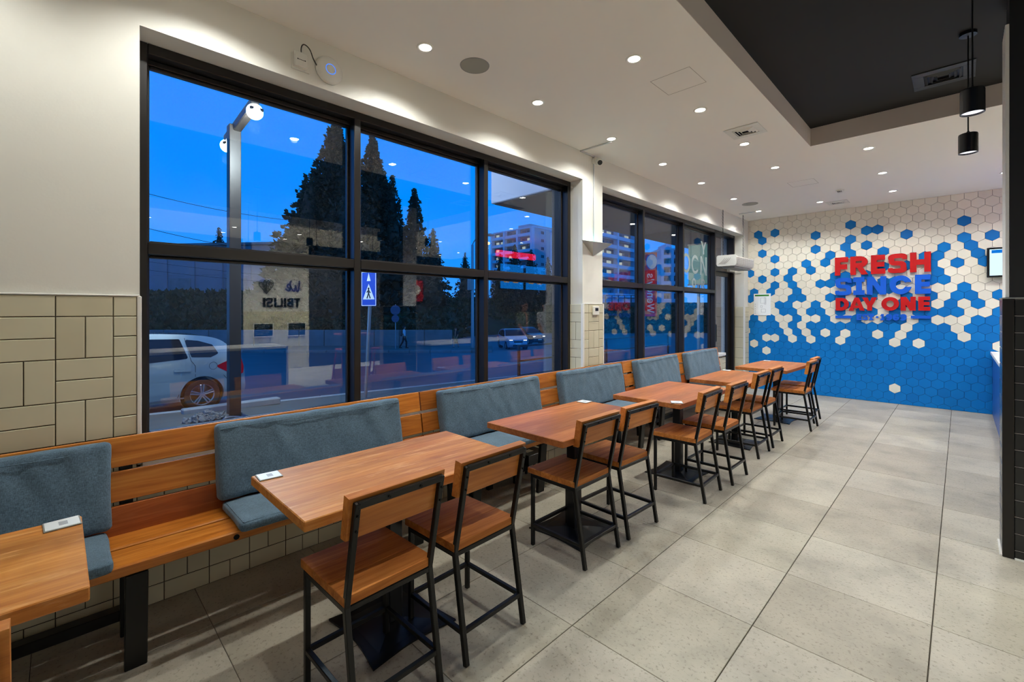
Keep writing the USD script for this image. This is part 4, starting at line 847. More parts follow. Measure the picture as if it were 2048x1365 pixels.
obj('panel', bev(-.38, .01, -.01, .02, .62, 1.42, .004), E('light_panel_face', lin(150, 205, 205), .42), lb_); obj('frame', cat(bev(-.40, .03, -.012, .04, .59, .62, .003), bev(-.40, .03, -.012, .04, 1.42, 1.45, .003)), M['plasticg'], lb_)
obj('foot', bar((-.18, .02, -1.6), (-.18, .02, .6), .05), M['galv'], lb_)
dg = thing('window_lettering', (XG + .006, 7.05, 2.0), label='pale frosted letters stuck on the third pane of the second window', category='lettering')
fro = P('frosted_vinyl', lin(150, 164, 164), .6)
def flat(g, y, z, mt=None): obj('letter', frame_to(ext(g, .0015), (.0, y, z), (0, 1, 0), (0, 0, 1), (1, 0, 0)), mt or fro, dg)
flat(ring(.15, .16, .15, .16, .05), .05, .10); flat(ring(.15, .16, .15, .16, .05).difference(B(.2, .08, .4, .24)), .40, .10); flat(letter('O', .30, .32, .06, .06), .40, -.0 + .10) if False else None
flat(letter('N', .28, .32, .06, .06), .76, .10); flat(letter('Y', .24, .22, .05, .05), .78, .46); flat(letter('R', .16, .17, .04, .04), .80, -.14); flat(letter('O', .16, .17, .04, .04), .42, -.14)

# lamp post
lp = thing('lamp_post', (-8.374, 2.042, gz(7.37) + .13), label='tall dark square lamp post with two bright floodlights on a slanted arm', category='lamp post')
z0 = gz(7.37) + .13; ht_ = 4.50 - z0
obj('post', bev(-.085, .085, -.085, .085, .012, ht_, .008), M['post'], lp); obj('foot_plate', bev(-.19, .19, -.19, .19, 0, .014, .004), M['steel'], lp)
obj('foot_bolt', cat(*[cyl((a * .15, b * .15, .012), (a * .15, b * .15, .05), .014, 8) for a in (-1, 1) for b in (-1, 1)]), M['galv'], lp)
obj('arm', bar((-.66, .06, 4.46 - z0), (1.18, -.02, 4.48 - z0), .12, .14), M['post'], lp)
obj('conduit', tubep(spline([(.12, .10, .0), (.16, .04, .03), (.20, -.16, .06), (.20, -.2, .0)], 6), .02, 8), M['galv'], lp)
for k, (dx, dy) in enumerate(((-.66, .06), (1.17, -.02))):
    obj('floodlight', bev(dx - .10, dx + .10, dy - .09, dy + .09, 4.40 - z0 - .05, 4.40 - z0, .01), M['blackpl'], lp)
    obj('lens', xf(trimesh.creation.icosphere(3, .11), (dx, dy, 4.36 - z0)), E(f'flood_lens_{k}', lin(220, 245, 255), 60.), lp)
    L = UsdLux.SphereLight.Define(stage, f'/World/flood_light_{k}'); L.CreateRadiusAttr(.08); L.CreateIntensityAttr(1100.0); L.CreateColorAttr(Gf.Vec3f(.80, .95, 1.0)); L.AddTranslateOp().Set(Gf.Vec3d(-8.374 + dx, 2.042 + dy, 4.13))
rb = []
for k in range(150):
    a, r = rng.random() * 2 * PI, rng.random() ** .6; s = .02 + .04 * rng.random()
    q = trimesh.creation.icosphere(1, s); q.vertices *= 1 + .3 * nrg.standard_normal((len(q.vertices), 1)); q.apply_translation((r * .13 * math.cos(a), r * .30 * math.sin(a), .09 * (1 - r) + .01)); rb.append(q)
t = thing('gravel_heap', (-8.42, 1.66, gz(7.2) + .14), label='small heap of grey gravel at the foot of the lamp post', category='gravel', kind='stuff'); obj('stones', cat(*rb), M['concrete'], t)
ls = obj('kerb_slab', bev(-9.45, -9.25, 1.5, 3.05, gz(8.2) + .12, gz(8.2) + .24, .015), M['kerb'], label='low loose kerb slab lying behind the lamp post on the pavement', category='kerb slab')

# ---------------- cars
def hatch_profile():
    return [(.03, .26), (.0, .42), (.02, .62), (.05, .80), (.11, .95), (.27, 1.17), (.42, 1.33), (.62, 1.425), (1.1, 1.495), (1.7, 1.525), (2.1, 1.495), (2.45, 1.36), (2.85, 1.10), (3.05, .985), (3.35, .92), (3.65, .83), (3.82, .70), (3.89, .52), (3.88, .34), (3.80, .24), (3.3, .20), (.6, .20), (.25, .22)]
def make_car(name, loc, rz, paint, label, detail=False, lights=False, W=1.69, L=3.9, tail=False):
    """rear at s = 0, front at s = L along +y of the thing; x = side"""
    t = thing(name, loc, rz, label=label, category='car'); k = L / 3.9
    pr = np.array(hatch_profile()) * [k, 1]
    pts = spline(np.vstack([pr, pr[:1]]), 5 if detail else 3)[:-1]
    poly = sg.Polygon(pts).buffer(0)
    ws, wf, wr = (.80 if detail else .68) * k, 3.17 * k, .31
    def warp(m):
        V = m.vertices; s, z = V[:, 1], V[:, 2]
        f = 1 - .20 * np.clip((z - .93) / .6, 0, 1) ** 1.15 - .05 * np.clip((.42 - z) / .25, 0, 1) ** 2
        f -= .17 * np.clip((.42 * k - s) / (.42 * k), 0, 1) ** 1.9 + .22 * np.clip((s - (L - .75 * k)) / (.75 * k), 0, 1) ** 1.8
        f += .012 * np.exp(-((z - .72) / .06) ** 2) - .012 * np.exp(-((z - .55) / .07) ** 2)
        V[:, 0] *= f; m.vertices = V; return m
    body = m3.CrossSection([list(map(tuple, np.array(poly.exterior.coords)[:-1]))], m3.FillRule.NonZero).extrude(W - .06)
    body = body.translate((0, 0, -(W - .06) / 2))
    b2 = m3.CrossSection([list(map(tuple, np.array(poly.buffer(-.045).exterior.coords)[:-1]))], m3.FillRule.NonZero).extrude(W).translate((0, 0, -W / 2))
    sh = m3.Manifold.batch_hull if False else None
    bm = body + b2
    T3 = np.array([[0, 0, 1, 0], [1, 0, 0, 0], [0, 1, 0, 0]], float); bm = bm.transform(T3)
    for s in (ws, wf):
        for sd in (-1, 1):
            c = m3.Manifold.cylinder(.30, wr + .055, wr + .055, 36).transform(np.array([[0, 0, 1, sd * (W / 2 - .12) - .15], [1, 0, 0, s], [0, 1, 0, .30]], float)); bm = bm - c
    bm = bm.refine_to_length(.10 if detail else .25); mm = tm(bm); warp(mm)
    obj('body', mm, paint, t, smooth=32)
    def side(name_, g, mt, th=.006, both=True, off=0.0, join=True):
        ms = []
        for sd in ((-1, 1) if both else (1,)):
            e = ext(g, th + .02); e = trimesh.Trimesh(*trimesh.remesh.subdivide_to_size(e.vertices, e.faces, .12)); V = e.vertices.copy(); e.vertices = np.c_[sd * (W / 2 - .02 + off + V[:, 2]), V[:, 0], V[:, 1]]
            if sd < 0: e.invert()
            ms.append(warp(e))
        for q in ms: obj(name_, q, mt, t)
    dk = M.setdefault('carglass', P('car_glass', lin(14, 18, 26), .06, spec=.6)); tr = M.setdefault('cartrim', P('car_trim', lin(20, 20, 22), .5))
    R_ = lambda p: sg.Polygon([(a * k, b) for a, b in p]).buffer(-.03).buffer(.03)
    side('quarter_glass', R_([(.52, 1.10), (.62, 1.28), (.85, 1.365), (1.08, 1.40), (.98, 1.05), (.66, 1.03)]), dk)
    side('rear_door_glass', R_([(1.03, 1.03), (1.16, 1.41), (1.92, 1.435), (1.92, .97)]), dk)
    side('front_door_glass', R_([(1.97, .965), (1.97, 1.435), (2.12, 1.42), (2.40, 1.32), (2.78, 1.0), (2.72, .95)]), dk)
    if detail:
        ln = lambda p, w=.004: sg.LineString([(a * k, b) for a, b in p]).buffer(w, cap_style=2)
        side('door_seam', unary_union([ln([(1.08, 1.43), (.99, .99), (.92, .88), (.92, .66), (1.06, .55), (1.16, .40), (1.22, .26), (1.95, .26), (1.95, 1.44)]), ln([(1.95, .26), (2.85, .26), (2.88, .9)]), ln([(.3, .52), (.40, .60), (.44, .66)])]), tr, .003)
        side('fuel_cap', ring(.62 * k, .86, .072, .075, .006), tr, .003)
        side('door_handle', sg.LineString([(1.02 * k, .805), (1.24 * k, .815)]).buffer(.026), paint, .028)
        side('sill_strip', ln([(1.1, .27), (2.8, .25)], .012), M['galv'], .008)
        side('arch_lip', ring(ws, .30, wr + .075, wr + .075, .02).intersection(B(0, .2, 5, 1.5)), paint, .010)
    side('tail_lamp', R_([(.05, .80), (.10, .97), (.24, 1.0), (.58, .85), (.38, .72), (.06, .64)]), E('tail_' + name + str(len(used)), lin(190, 20, 30), .22) if not tail else E('tail_on_' + str(len(used)), lin(255, 40, 40), 3.), .01)
    # windscreens and lamps on the ends
    def endpanel(name_, seg, mt, w, th=.012):
        l = sg.LineString([(a * k, b) for a, b in seg]).buffer(th, cap_style=2); e = ext(l, w); e = trimesh.Trimesh(*trimesh.remesh.subdivide_to_size(e.vertices, e.faces, .25)); V = e.vertices.copy(); e.vertices = np.c_[V[:, 2] - w / 2, V[:, 0], V[:, 1]]; obj(name_, warp(e), mt, t)
    endpanel('windscreen', [(2.16, 1.475), (2.45, 1.362), (2.85, 1.105), (2.98, 1.02)], dk, W * .94)
    endpanel('rear_window', [(.14, 1.0), (.27, 1.175), (.40, 1.315)], dk, W * .90)
    endpanel('grille', [(3.845, .66), (3.885, .56)], tr, W * .5); endpanel('bumper_intake', [(3.885, .40), (3.855, .28)], tr, W * .62)
    endpanel('number_plate', [(3.895, .50), (3.893, .42)], M['plastic'], W * .30)
    hl = E('headlamp_' + str(len(used)), lin(235, 240, 255), 22.0) if lights else M['plastic']
    for sd in (-1, 1):
        h = bev(sd * W * .24, sd * W * .40, 3.60 * k, 3.80 * k, .62, .76, .03); h = trimesh.Trimesh(*trimesh.remesh.subdivide_to_size(h.vertices, h.faces, .2)); obj('headlamp', h, hl, t)
        if lights: obj('fog_lamp', xf(trimesh.creation.icosphere(2, .075), (sd * W * .33, 3.80 * k, .38)), hl, t)
    for s in (ws, wf):
        for sd in (-1, 1):
            w = obj('wheel', xf(lathe([(.21, -.09), (.255, -.098), (.295, -.085), (.308, -.05), (.308, .05), (.295, .085), (.255, .098), (.21, .09)], 40 if detail else 20), (sd * (W / 2 - .10), s, .30), ry=PI / 2), M.setdefault('rubber', P('tyre', lin(26, 25, 25), .8)), t, smooth=30)
            al = M.setdefault('alloy', P('alloy', lin(190, 194, 200), .25, .8)); o = sd * (W / 2 - .012)
            sp = []
            if detail:
                for q in range(5):
                    for dlt in (-.14, .14):
                        a = q * 2 * PI / 5 + .3; sp.append(bar((o - sd * .02, s + .03 * math.cos(a + dlt * 3), .30 + .03 * math.sin(a + dlt * 3)), (o - sd * .008, s + .20 * math.cos(a + dlt), .30 + .20 * math.sin(a + dlt)), .024, .022, (1, 0, 0)))
                sp.append(xf(lathe([(.192, -.03), (.214, -.03), (.214, .012), (.205, .016), (.192, .0)], 40), (o - sd * .02, s, .30), ry=PI / 2 * sd)); sp.append(xf(lathe([(0, .012), (.035, .008), (.04, 0), (0, 0)], 20), (o - sd * .016, s, .30), ry=PI / 2 * sd))
            else: sp.append(xf(lathe([(0, .02), (.17, .015), (.2, 0), (0, 0)], 16), (o - sd * .03, s, .30), ry=PI / 2 * sd))
            obj('rim', cat(*sp), al, w)
            obj('arch_lining', xf(lathe([(.0, -.12), (wr + .05, -.12), (wr + .052, .10), (wr + .046, .10), (wr + .044, -.11), (0, -.11)], 24), (sd * (W / 2 - .17), s, .30), ry=PI / 2 * sd), tr, t)
    return t
silver = P('paint_silver', lin(160, 172, 172), .2, .45, coat=1.0)
make_car('silver_hatchback', (-11.45, 2.84, gz(9.3)), 180, silver, 'silver five-door hatchback parked at the kerb, its front cut by the left wall', True)
sky_car = P('paint_pale', lin(150, 160, 178), .3, .3, coat=.5); wht = P('paint_white', lin(210, 212, 216), .3, coat=.5); drk = P('paint_dark', lin(34, 34, 40), .3, coat=.6)
def face_car(name, px, py, D, paint, label, turn=0, **kw):
    p = atd(px, py, D); back = math.degrees(math.atan2(-p[1], -p[0])) - 90
    z = p[2]; f_ = np.array([math.cos(math.radians(back + turn + 90)), math.sin(math.radians(back + turn + 90)), 0]); o = p - f_ * 3.9
    return make_car(name, (o[0], o[1], z), back + turn, paint, label, **kw)
face_car('oncoming_hatchback', 1037, 701, 33.5, sky_car, 'pale silver hatchback with headlights on, coming along the road', 14, lights=True)
face_car('dark_saloon', 1080, 690, 40, drk, 'dark car with headlights on behind the oncoming silver hatchback', 38, lights=True)
face_car('white_hatchback', 897, 667, 62, wht, 'white hatchback with headlights on, far along the road', 30, lights=True)
face_car('dark_hatchback', 938, 667, 60, drk, 'dark car with one headlight visible beside the thin street lamp', 42, lights=True)
for k, px in enumerate((1018, 1050, 1088)):
    face_car('parked_car', px, HY - (3.0 - EYE) / 95 * FPX, 95, (wht, sky_car, drk)[k], f'{("white", "pale", "dark")[k]} car in the raised car park behind the railing, {("left", "middle", "right")[k]} of three', 25, lights=k < 2)

# ---------------- people
def hull_body(segs, detail=.03):
    ms = []
    for p, r, q, s in segs: ms.append(m3.Manifold.batch_hull([m3.Manifold.sphere(r, 16).translate(tuple(p)), m3.Manifold.sphere(s, 16).translate(tuple(q))]))
    m = m3.Manifold.batch_boolean(ms, m3.OpType.Add).refine_to_length(detail); t_ = tm(m); trimesh.smoothing.filter_taubin(t_, iterations=6); return t_
def person(loc, rz, label, top, legs, hairm, skirt=False, pack=False, s=1.0):
    """faces +y of the thing, 1.72 m tall, walking"""
    t = thing('person', loc, rz, label=label, category='person'); A = lambda *p: np.array(p) * s
    skin = M.setdefault('skin', P('skin', lin(178, 128, 102), .6))
    head = A(0, .03, 1.60); nk = A(0, .0, 1.45)
    J = {sd: dict(sh=A(sd * .175, 0, 1.39), el=A(sd * .22, -sd * .06 - .02, 1.11), wr=A(sd * .20, .10 - sd * .08, .90), hip=A(sd * .085, 0, .90), kn=A(sd * .085, sd * .14 + .04, .49), an=A(sd * .085, sd * .24 - .07, .09)) for sd in (-1, 1)}
    seg = [(head + A(0, 0, .02), .092 * s, head - A(0, -.02, .07), .066 * s), (nk, .052 * s, head - A(0, 0, .06), .05 * s), (A(0, 0, 1.34), .12 * s, A(0, 0, 1.0), .12 * s)]
    for sd in (-1, 1):
        j = J[sd]; seg += [(j['sh'], .052 * s, j['el'], .040 * s), (j['el'], .040 * s, j['wr'], .028 * s), (j['hip'], .08 * s, j['kn'], .055 * s), (j['kn'], .053 * s, j['an'], .036 * s), (head + A(sd * .088, 0, -.01), .016 * s, head + A(sd * .092, -.01, .02), .014 * s)]
        for f in range(4): seg.append((j['wr'] + A(0, .004 * f, -.02), .012 * s, j['wr'] + A((f - 1.5) * .012, .02 + .006 * f, -.12 - .012 * (f in (1, 2))), .008 * s))
        seg.append((j['wr'] + A(0, .02, -.03), .012 * s, j['wr'] + A(-sd * .02, .055, -.075), .008 * s)); seg.append((j['wr'], .028 * s, j['wr'] + A(0, .01, -.06), .026 * s))
    seg += [(head + A(0, .088, -.01), .014 * s, head + A(0, .094, -.03), .016 * s)]
    obj('body', hull_body(seg, .03), skin, t, smooth=True)
    c = [(A(-.12, 0, 1.37), .085 * s, A(.12, 0, 1.37), .085 * s), (A(-.09, 0, 1.34), .115 * s, A(-.06, 0, .98), .115 * s), (A(.09, 0, 1.34), .115 * s, A(.06, 0, .98), .115 * s)]
    for sd in (-1, 1): c.append((J[sd]['sh'], .068 * s, J[sd]['sh'] * .25 + J[sd]['el'] * .75, .054 * s))
    obj('shirt', hull_body(c, .035), top, t, smooth=True)
    if skirt: obj('skirt', hull_body([(A(0, 0, .95), .15 * s, A(.0, .02, .52), .17 * s), (A(-.06, 0, .9), .12 * s, A(-.06, 0, .55), .12 * s)], .04), legs, t, smooth=True)
    else: obj('trousers', hull_body([(J[d]['hip'] + A(0, 0, .04), .095 * s, J[d]['kn'], .068 * s) for d in (-1, 1)] + [(J[d]['kn'], .068 * s, J[d]['an'] + A(0, 0, .03), .055 * s) for d in (-1, 1)] + [(A(-.06, 0, .95), .10 * s, A(.06, 0, .95), .10 * s)], .035), legs, t, smooth=True)
    for sd in (-1, 1): obj('shoe', hull_body([(J[sd]['an'] + A(0, -.03, -.045), .042 * s, J[sd]['an'] + A(0, .15, -.055), .034 * s)], .03), M['blackpl'], t, smooth=True)
    obj('hair', hull_body([(head + A(0, -.015, .045), .098 * s, head + A(0, -.05, -.01), .085 * s)], .03), hairm, t, smooth=True)
    for sd in (-1, 1): obj('eye', xf(trimesh.creation.icosphere(1, .011 * s), head + A(sd * .034, .088, .012)), M['blackpl'], t)
    obj('mouth', xf(trimesh.creation.icosphere(1, .014 * s), head + A(0, .078, -.062)), P(f'lips_{len(used)}', lin(150, 84, 78), .5), t)
    if pack: obj('backpack', hull_body([(A(-.10, -.19, 1.34), .09 * s, A(-.09, -.20, 1.02), .10 * s), (A(.10, -.19, 1.34), .09 * s, A(.09, -.20, 1.02), .10 * s), (A(-.10, -.19, 1.3), .09 * s, A(.10, -.19, 1.05), .09 * s)], .04), P('backpack_grey', lin(66, 68, 70), .8), t, smooth=True)
    return t
hair = P('hair_black', lin(18, 15, 14), .6)
p1 = gnd(808, 700); dD = 32.5; p1 = atd(808, 697, dD)
FS = float(p1[2])
person((p1[0], p1[1], FS), 0 - 75 + math.degrees(YAW) - 0, 'person with a grey backpack, white shirt and dark trousers walking on the far pavement', P('shirt_white', lin(205, 215, 225), .8), P('trousers_dark', lin(22, 24, 32), .8), hair, pack=True, s=.93)
p2 = atd(912, 696, 33.5)
person((p2[0], p2[1], p2[2]), 150 + math.degrees(YAW), 'person in a dark top and green skirt standing on the far pavement', P('top_black', lin(20, 20, 24), .8), P('skirt_green', lin(66, 84, 62), .8), hair, skirt=True, s=.86)

person((1.45, 8.30, 0), 80, 'person in an olive shirt working behind the service counter, seen in the window glass', P('shirt_olive', lin(96, 104, 84), .8), P('trousers_black', lin(24, 24, 26), .8), hair)
person((1.36, 9.02, 0), 100, 'person in a white shirt working behind the service counter, seen in the window glass', P('shirt_staff', lin(200, 200, 190), .8), P('trousers_black_b', lin(26, 24, 24), .8), hair)
# far pavement, low wall, hill
def band(pxs, D0, D1, z0, z1, th=.25):
    """a raised strip between two depths, seen over the given pixel columns, with real thickness"""
    v = []; n = len(pxs)
    a = [atd(p, HY, D0 if np.isscalar(D0) else D0[i]) for i, p in enumerate(pxs)]; b = [atd(p, HY, D1 if np.isscalar(D1) else D1[i]) for i, p in enumerate(pxs)]
    top = [(q[0], q[1]) for q in a] + [(q[0], q[1]) for q in b[::-1]]
    e = ext(sg.Polygon(top), th); V = e.vertices
    dd = V[:, :2] @ Dv[:2]; D0m, D1m = np.mean(D0), np.mean(D1); V[:, 2] += z0 + (z1 - z0) * (dd - D0m) / (D1m - D0m) - th; e.vertices = V; return e
obj('far_sidewalk', band([60, 400, 700, 985], 29.8, 36.6, FS + .11, FS - .14, .5), M['paving'], kind='structure')
fk = thing('far_kerb', kind='structure')
for k in range(18):
    pa, pb = 240 + k * 41.4, 240 + (k + 1) * 41.4; A_, B_ = atd(pa, HY, 29.7), atd(pb - .5, HY, 29.7)
    obj('kerb_stone', bar((A_[0], A_[1], FS - .06), (B_[0], B_[1], FS - .06), .22, .36), M['concrete'], fk)
lw = thing('low_wall', tuple(atd(760, HY, 36.5)[:2]) + (FS - .3,), label='low grey concrete retaining wall along the far pavement', category='wall'); o_ = np.r_[atd(760, HY, 36.5)[:2], FS - .3]
pe = [240, 330, 420, 510, 600, 650, 700, 750, 800, 850, 905]
for a, b in zip(pe[:-1], pe[1:]):
    A_, B_ = atd(a, HY, 36.5) - o_, atd(b - 1, HY, 36.5) - o_; A_[2] = B_[2] = .70; obj('wall_panel', bar(A_, B_, .3, 1.5), M['concrete'], lw)
xs_ = np.r_[40, 200, 300, 400, 500, 600, 700, 800, 860, 930, 1000, 1080, 1160, 1300, 1450]
hb_ = np.r_[38, 38, 38, 38, 38, 38, 38, 39, 42, 58, 66, 70, 70, 70, 70]
Tt = np.r_[0, .12, .25, .4, .55, .7, .85, 1, 1.6, 3.2]
hv = []
for px, hb in zip(xs_, hb_):
    for u in Tt:
        D = hb + 16 * u; zt = np.interp(px, [300, 700, 900, 1000, 1300], [3.2, 3.2, 3.0, 3.0, 3.0]); zb = gz(hb) + .5 if px < 900 else gz(hb)
        z = zb + (zt - zb) * min(u, 1) ** .8 + .25 * math.sin(px * .05 + u * 9) * (0 < u < 1); p = atd(px, HY, D); hv.append((p[0], p[1], z))
hv = np.array(hv); nT = len(Tt); hf = []
for i in range(len(xs_) - 1):
    for j in range(nT - 1): a = i * nT + j; hf += [(a, a + nT, a + nT + 1), (a, a + nT + 1, a + 1)]
obj('hillside', trimesh.Trimesh(hv, hf, process=False), M['hill'], kind='structure', smooth=True)
def hz(px, D):
    hb = np.interp(px, xs_, hb_); u = (D - hb) / 16; zt = np.interp(px, [300, 700, 900, 1000, 1300], [3.2, 3.2, 3.0, 3.0, 3.0]); zb = gz(hb) + .5 if px < 900 else gz(hb)
    return zb + (zt - zb) * np.clip(u, 0, 1) ** .8
# foliage: tufts of thin leaves
def tufts(C, S, nleaf, up=.3, flat=1.0, g=nrg, out=None):
    """leaf blades radiating from the centres C with sizes S"""
    n = len(C) * nleaf; c = np.repeat(C, nleaf, 0); s = np.repeat(S, nleaf)
    d = g.standard_normal((n, 3)); d[:, 2] = d[:, 2] * flat + up; d = d if out is None else d + np.repeat(out, nleaf, 0); d /= np.linalg.norm(d, axis=1, keepdims=True)
    w = np.cross(d, g.standard_normal((n, 3))); w /= np.linalg.norm(w, axis=1, keepdims=True)
    b = c + d * (s * .15)[:, None]; tip = c + d * (s * g.uniform(.7, 1.15, n))[:, None]; mid = (b + tip) / 2; wd = (s * .24)[:, None]
    v = np.stack([b, mid + w * wd, tip, mid - w * wd], 1).reshape(-1, 3); i = np.arange(n) * 4
    return trimesh.Trimesh(v, np.vstack([np.c_[i, i + 1, i + 2], np.c_[i, i + 2, i + 3]]), process=False)
def conifer(name, px, D, ztop, wpx, label, n=1700, seed=1, power=.85, zb=None, lean=0):
    g = np.random.default_rng(seed); p = atd(px, HY, D); zb = hz(px, D) - .3 if zb is None else zb; H = ztop - zb; R = wpx / FPX * D / 2
    t = thing(name, (p[0], p[1], zb), label=label, category='tree', group='conifers across the road')
    h = g.uniform(.03, 1, n) ** 1.12; a = g.uniform(0, 2 * PI, n); lay = .72 + .36 * (1 - np.mod(h * 12 + .35 * np.sin(a * 2 + seed), 1))
    lob = 1 + .14 * np.sin(a * 3 + seed) + .10 * np.sin(a * 5 + h * 9)
    r = R * (1 - h) ** power * lay * lob * g.uniform(.62, 1.06, n) + .08
    C = np.c_[r * np.cos(a) + lean * h * H, r * np.sin(a), h * H]
    S = (.055 * H * (1.15 - .9 * h)) * g.uniform(.55, 1.15, n) * .8
    O_ = np.c_[np.cos(a), np.sin(a), np.full(n, .35)] * 1.5
    S = S * np.where(g.random(n) < .16, 1.75, 1.0)
    obj('foliage', tufts(C, S, 9, .15, .8, g, O_), M['fir'], t, kind='stuff')
    prof = [(0, .02 * H)] + [(R * .62 * (1 - u) ** power + .03, (.04 + .94 * u) * H) for u in np.linspace(0, 1, 9)]
    core = lathe(prof + [(0, H * .985)], 14); core.vertices[:, :2] *= (1 + .16 * (meshkit.fbm(core.vertices * .9, 3, seed) - .5))[:, None]; core.vertices[:, 0] += lean * core.vertices[:, 2]
    C2 = np.array([(lean * u * H, 0, u * H) for u in np.linspace(.9, 1.0, 16)]); lead = tufts(C2, np.linspace(.030, .012, 16) * H, 10, 1.2, .8, g)
    obj('leader', lead, M['fir'], t, kind='stuff')
    obj('inner_foliage', core, M['fir'], t, smooth=True); obj('trunk', cyl((0, 0, 0), (lean * H * .9, 0, H * .9), .018 * H, 10, .004 * H), M['bark'], t)
    return t
D_ = 47
zt_ = lambda py, D: EYE + (HY - py) / FPX * D
conifer('conifer', 672, 47, zt_(240, 47), 262, 'tallest dark fir with a pointed top, left of the first mullion', 3600, 1, 1.0)
conifer('conifer', 745, 50, zt_(276, 50), 190, 'tall dark fir just right of the first mullion, second highest top', 3000, 2, .95)
conifer('conifer', 622, 45, zt_(350, 45), 135, 'broad dark fir at the left foot of the tall group', 1700, 3, .6)
conifer('conifer', 700, 44, zt_(360, 44), 190, 'broad dark fir filling the middle of the tall group', 2000, 4, .6)
conifer('conifer', 785, 48, zt_(352, 48), 84, 'narrow dark fir on the right flank of the tall group', 1200, 5, .85)
conifer('conifer', 829, 50, zt_(378, 50), 82, 'slim spire-shaped cypress right of the fir group', 1400, 6, .85)
conifer('conifer', 866, 55, zt_(458, 55), 66, 'short fir at the right end of the fir group', 900, 7, .8)
conifer('conifer', 438, 78, zt_(456, 78), 54, 'small distant fir behind the roof of the long shed', 700, 8, .8)
conifer('conifer', 930, 110, zt_(506, 110), 46, 'small distant conifer left of the second mullion', 600, 9, .8)
conifer('conifer', 1000, 84, zt_(508, 84), 40, 'conifer in front of the left edge of the apartment block', 700, 10, .8)
conifer('conifer', 1030, 76, zt_(490, 76), 46, 'conifer in front of the middle of the apartment block', 800, 11, .8)
conifer('conifer', 1062, 80, zt_(500, 80), 50, 'conifer in front of the right corner of the apartment block', 800, 12, .8)
conifer('conifer', 1096, 82, zt_(515, 82), 40, 'conifer at the right end of the first window', 600, 13, .8)
C, S = [], []
for k in range(2600):
    px = rng.uniform(250, 960); hb = np.interp(px, xs_, hb_); D = hb + rng.uniform(-.5, 16.5); p = atd(px, HY, D); s = rng.uniform(.35, .95); C.append((p[0], p[1], hz(px, D) + s * .3)); S.append(s)
obj('shrub_bank', tufts(np.array(C), np.array(S), 9, .5), M['shrub'], label='dark green shrubs covering the bank across the road', category='shrubs', kind='stuff')
C, S = [], []
for k in range(900):
    px = rng.uniform(975, 1420); D = rng.uniform(69, 83); p = atd(px, HY, D); s = rng.uniform(.4, .8); C.append((p[0], p[1], hz(px, D) + s * .2)); S.append(s)
obj('hedge_bank', tufts(np.array(C), np.array(S), 8, .5), M['shrub'], label='dark hedge on the slope below the raised car park', category='hedge', kind='stuff')
for k, (px, D, s_) in enumerate(((590, 39.4, 1.0), (640, 39.8, 1.3), (690, 39.6, 1.1), (745, 39.8, 1.2), (836, 39.9, .9), (868, 40.4, .8))):
    p = atd(px, HY, D); g = np.random.default_rng(40 + k); C = g.standard_normal((60, 3)) * np.array([.55, .55, .3]) * s_ + [0, 0, .55]; C[:, 2] = np.abs(C[:, 2])
    t = thing('bush', (p[0], p[1], hz(px, D) - .05), label=f'rounded dark bush behind the low concrete wall, {["leftmost", "second", "third", "fourth", "fifth", "rightmost"][k]} of six', category='bush', group='bushes behind the low wall')
    obj('foliage', tufts(C, np.full(60, .42), 12, .4, 1, g), M['shrub'], t, kind='stuff'); obj('stem', cyl((0, 0, 0), (0, 0, .6), .05, 8), M['bark'], t)

# long shed with panel wall, behind the bank on the left
A0, A1 = atd(225, HY, 66), atd(735, HY, 62); zb0 = 2.8
sh_ = thing('long_shed', (A0[0], A0[1], zb0), label='long grey industrial shed with panel walls on top of the bank', category='building'); u_ = (A1 - A0); u_[2] = 0; Ls = np.linalg.norm(u_); u_ /= Ls; n_ = np.array([u_[1], -u_[0], 0]); n_ = n_ if n_ @ (-A0) > 0 else -n_
def on(m): return frame_to(m, (0, 0, 0), u_, -n_, (0, 0, 1))
np_ = 9
for k in range(np_):
    for r, (za, zb) in enumerate(((0, 3.7), (3.72, 7.9))): obj('wall_panel', on(bev(k * Ls / np_ + .03, (k + 1) * Ls / np_ - .03, 0, .3, za, zb, .02)), M['shed'], sh_)
    if k % 2 == 0: obj('recess_panel', on(bev(k * Ls / np_ + .5, (k + 1) * Ls / np_ - .5, -.06, .0, .3, 3.3, .02)), M['concrete'], sh_)
    obj('pilaster', on(bev(k * Ls / np_ - .2, k * Ls / np_ + .2, -.14, .0, 0, 7.9, .02)), M['shed'], sh_)
obj('roof', on(cat(bev(-.4, Ls + .4, -.5, 9, 7.9, 8.25, .03))), M['concrete'], sh_); obj('rear_wall', on(bev(0, Ls, .3, 8.6, 0, 7.88, .02)), M['shed'], sh_)
# wires
for k, (pa, pb, D, rr) in enumerate((((285, 377), (590, 442), 40, .022), ((285, 447), (600, 512), 42, .022), ((285, 515), (720, 562), 44, .015), ((285, 532), (720, 572), 44, .015))):
    a, b = atd(*pa, D), atd(*pb, D + 4); a = a + (a - b) * .6; b = b + (b - a) * .2
    pts = [(a * (1 - u) + b * u) - np.array([0, 0, 1.1 * 4 * u * (1 - u) - .6]) for u in np.linspace(0, 1, 14)]
    obj('overhead_wire', tubep(pts, rr, 5), M['blackpl'], label=f'thin overhead wire across the road, {["highest", "second highest", "third highest", "lowest"][k]} of four', category='wire', group='overhead wires')

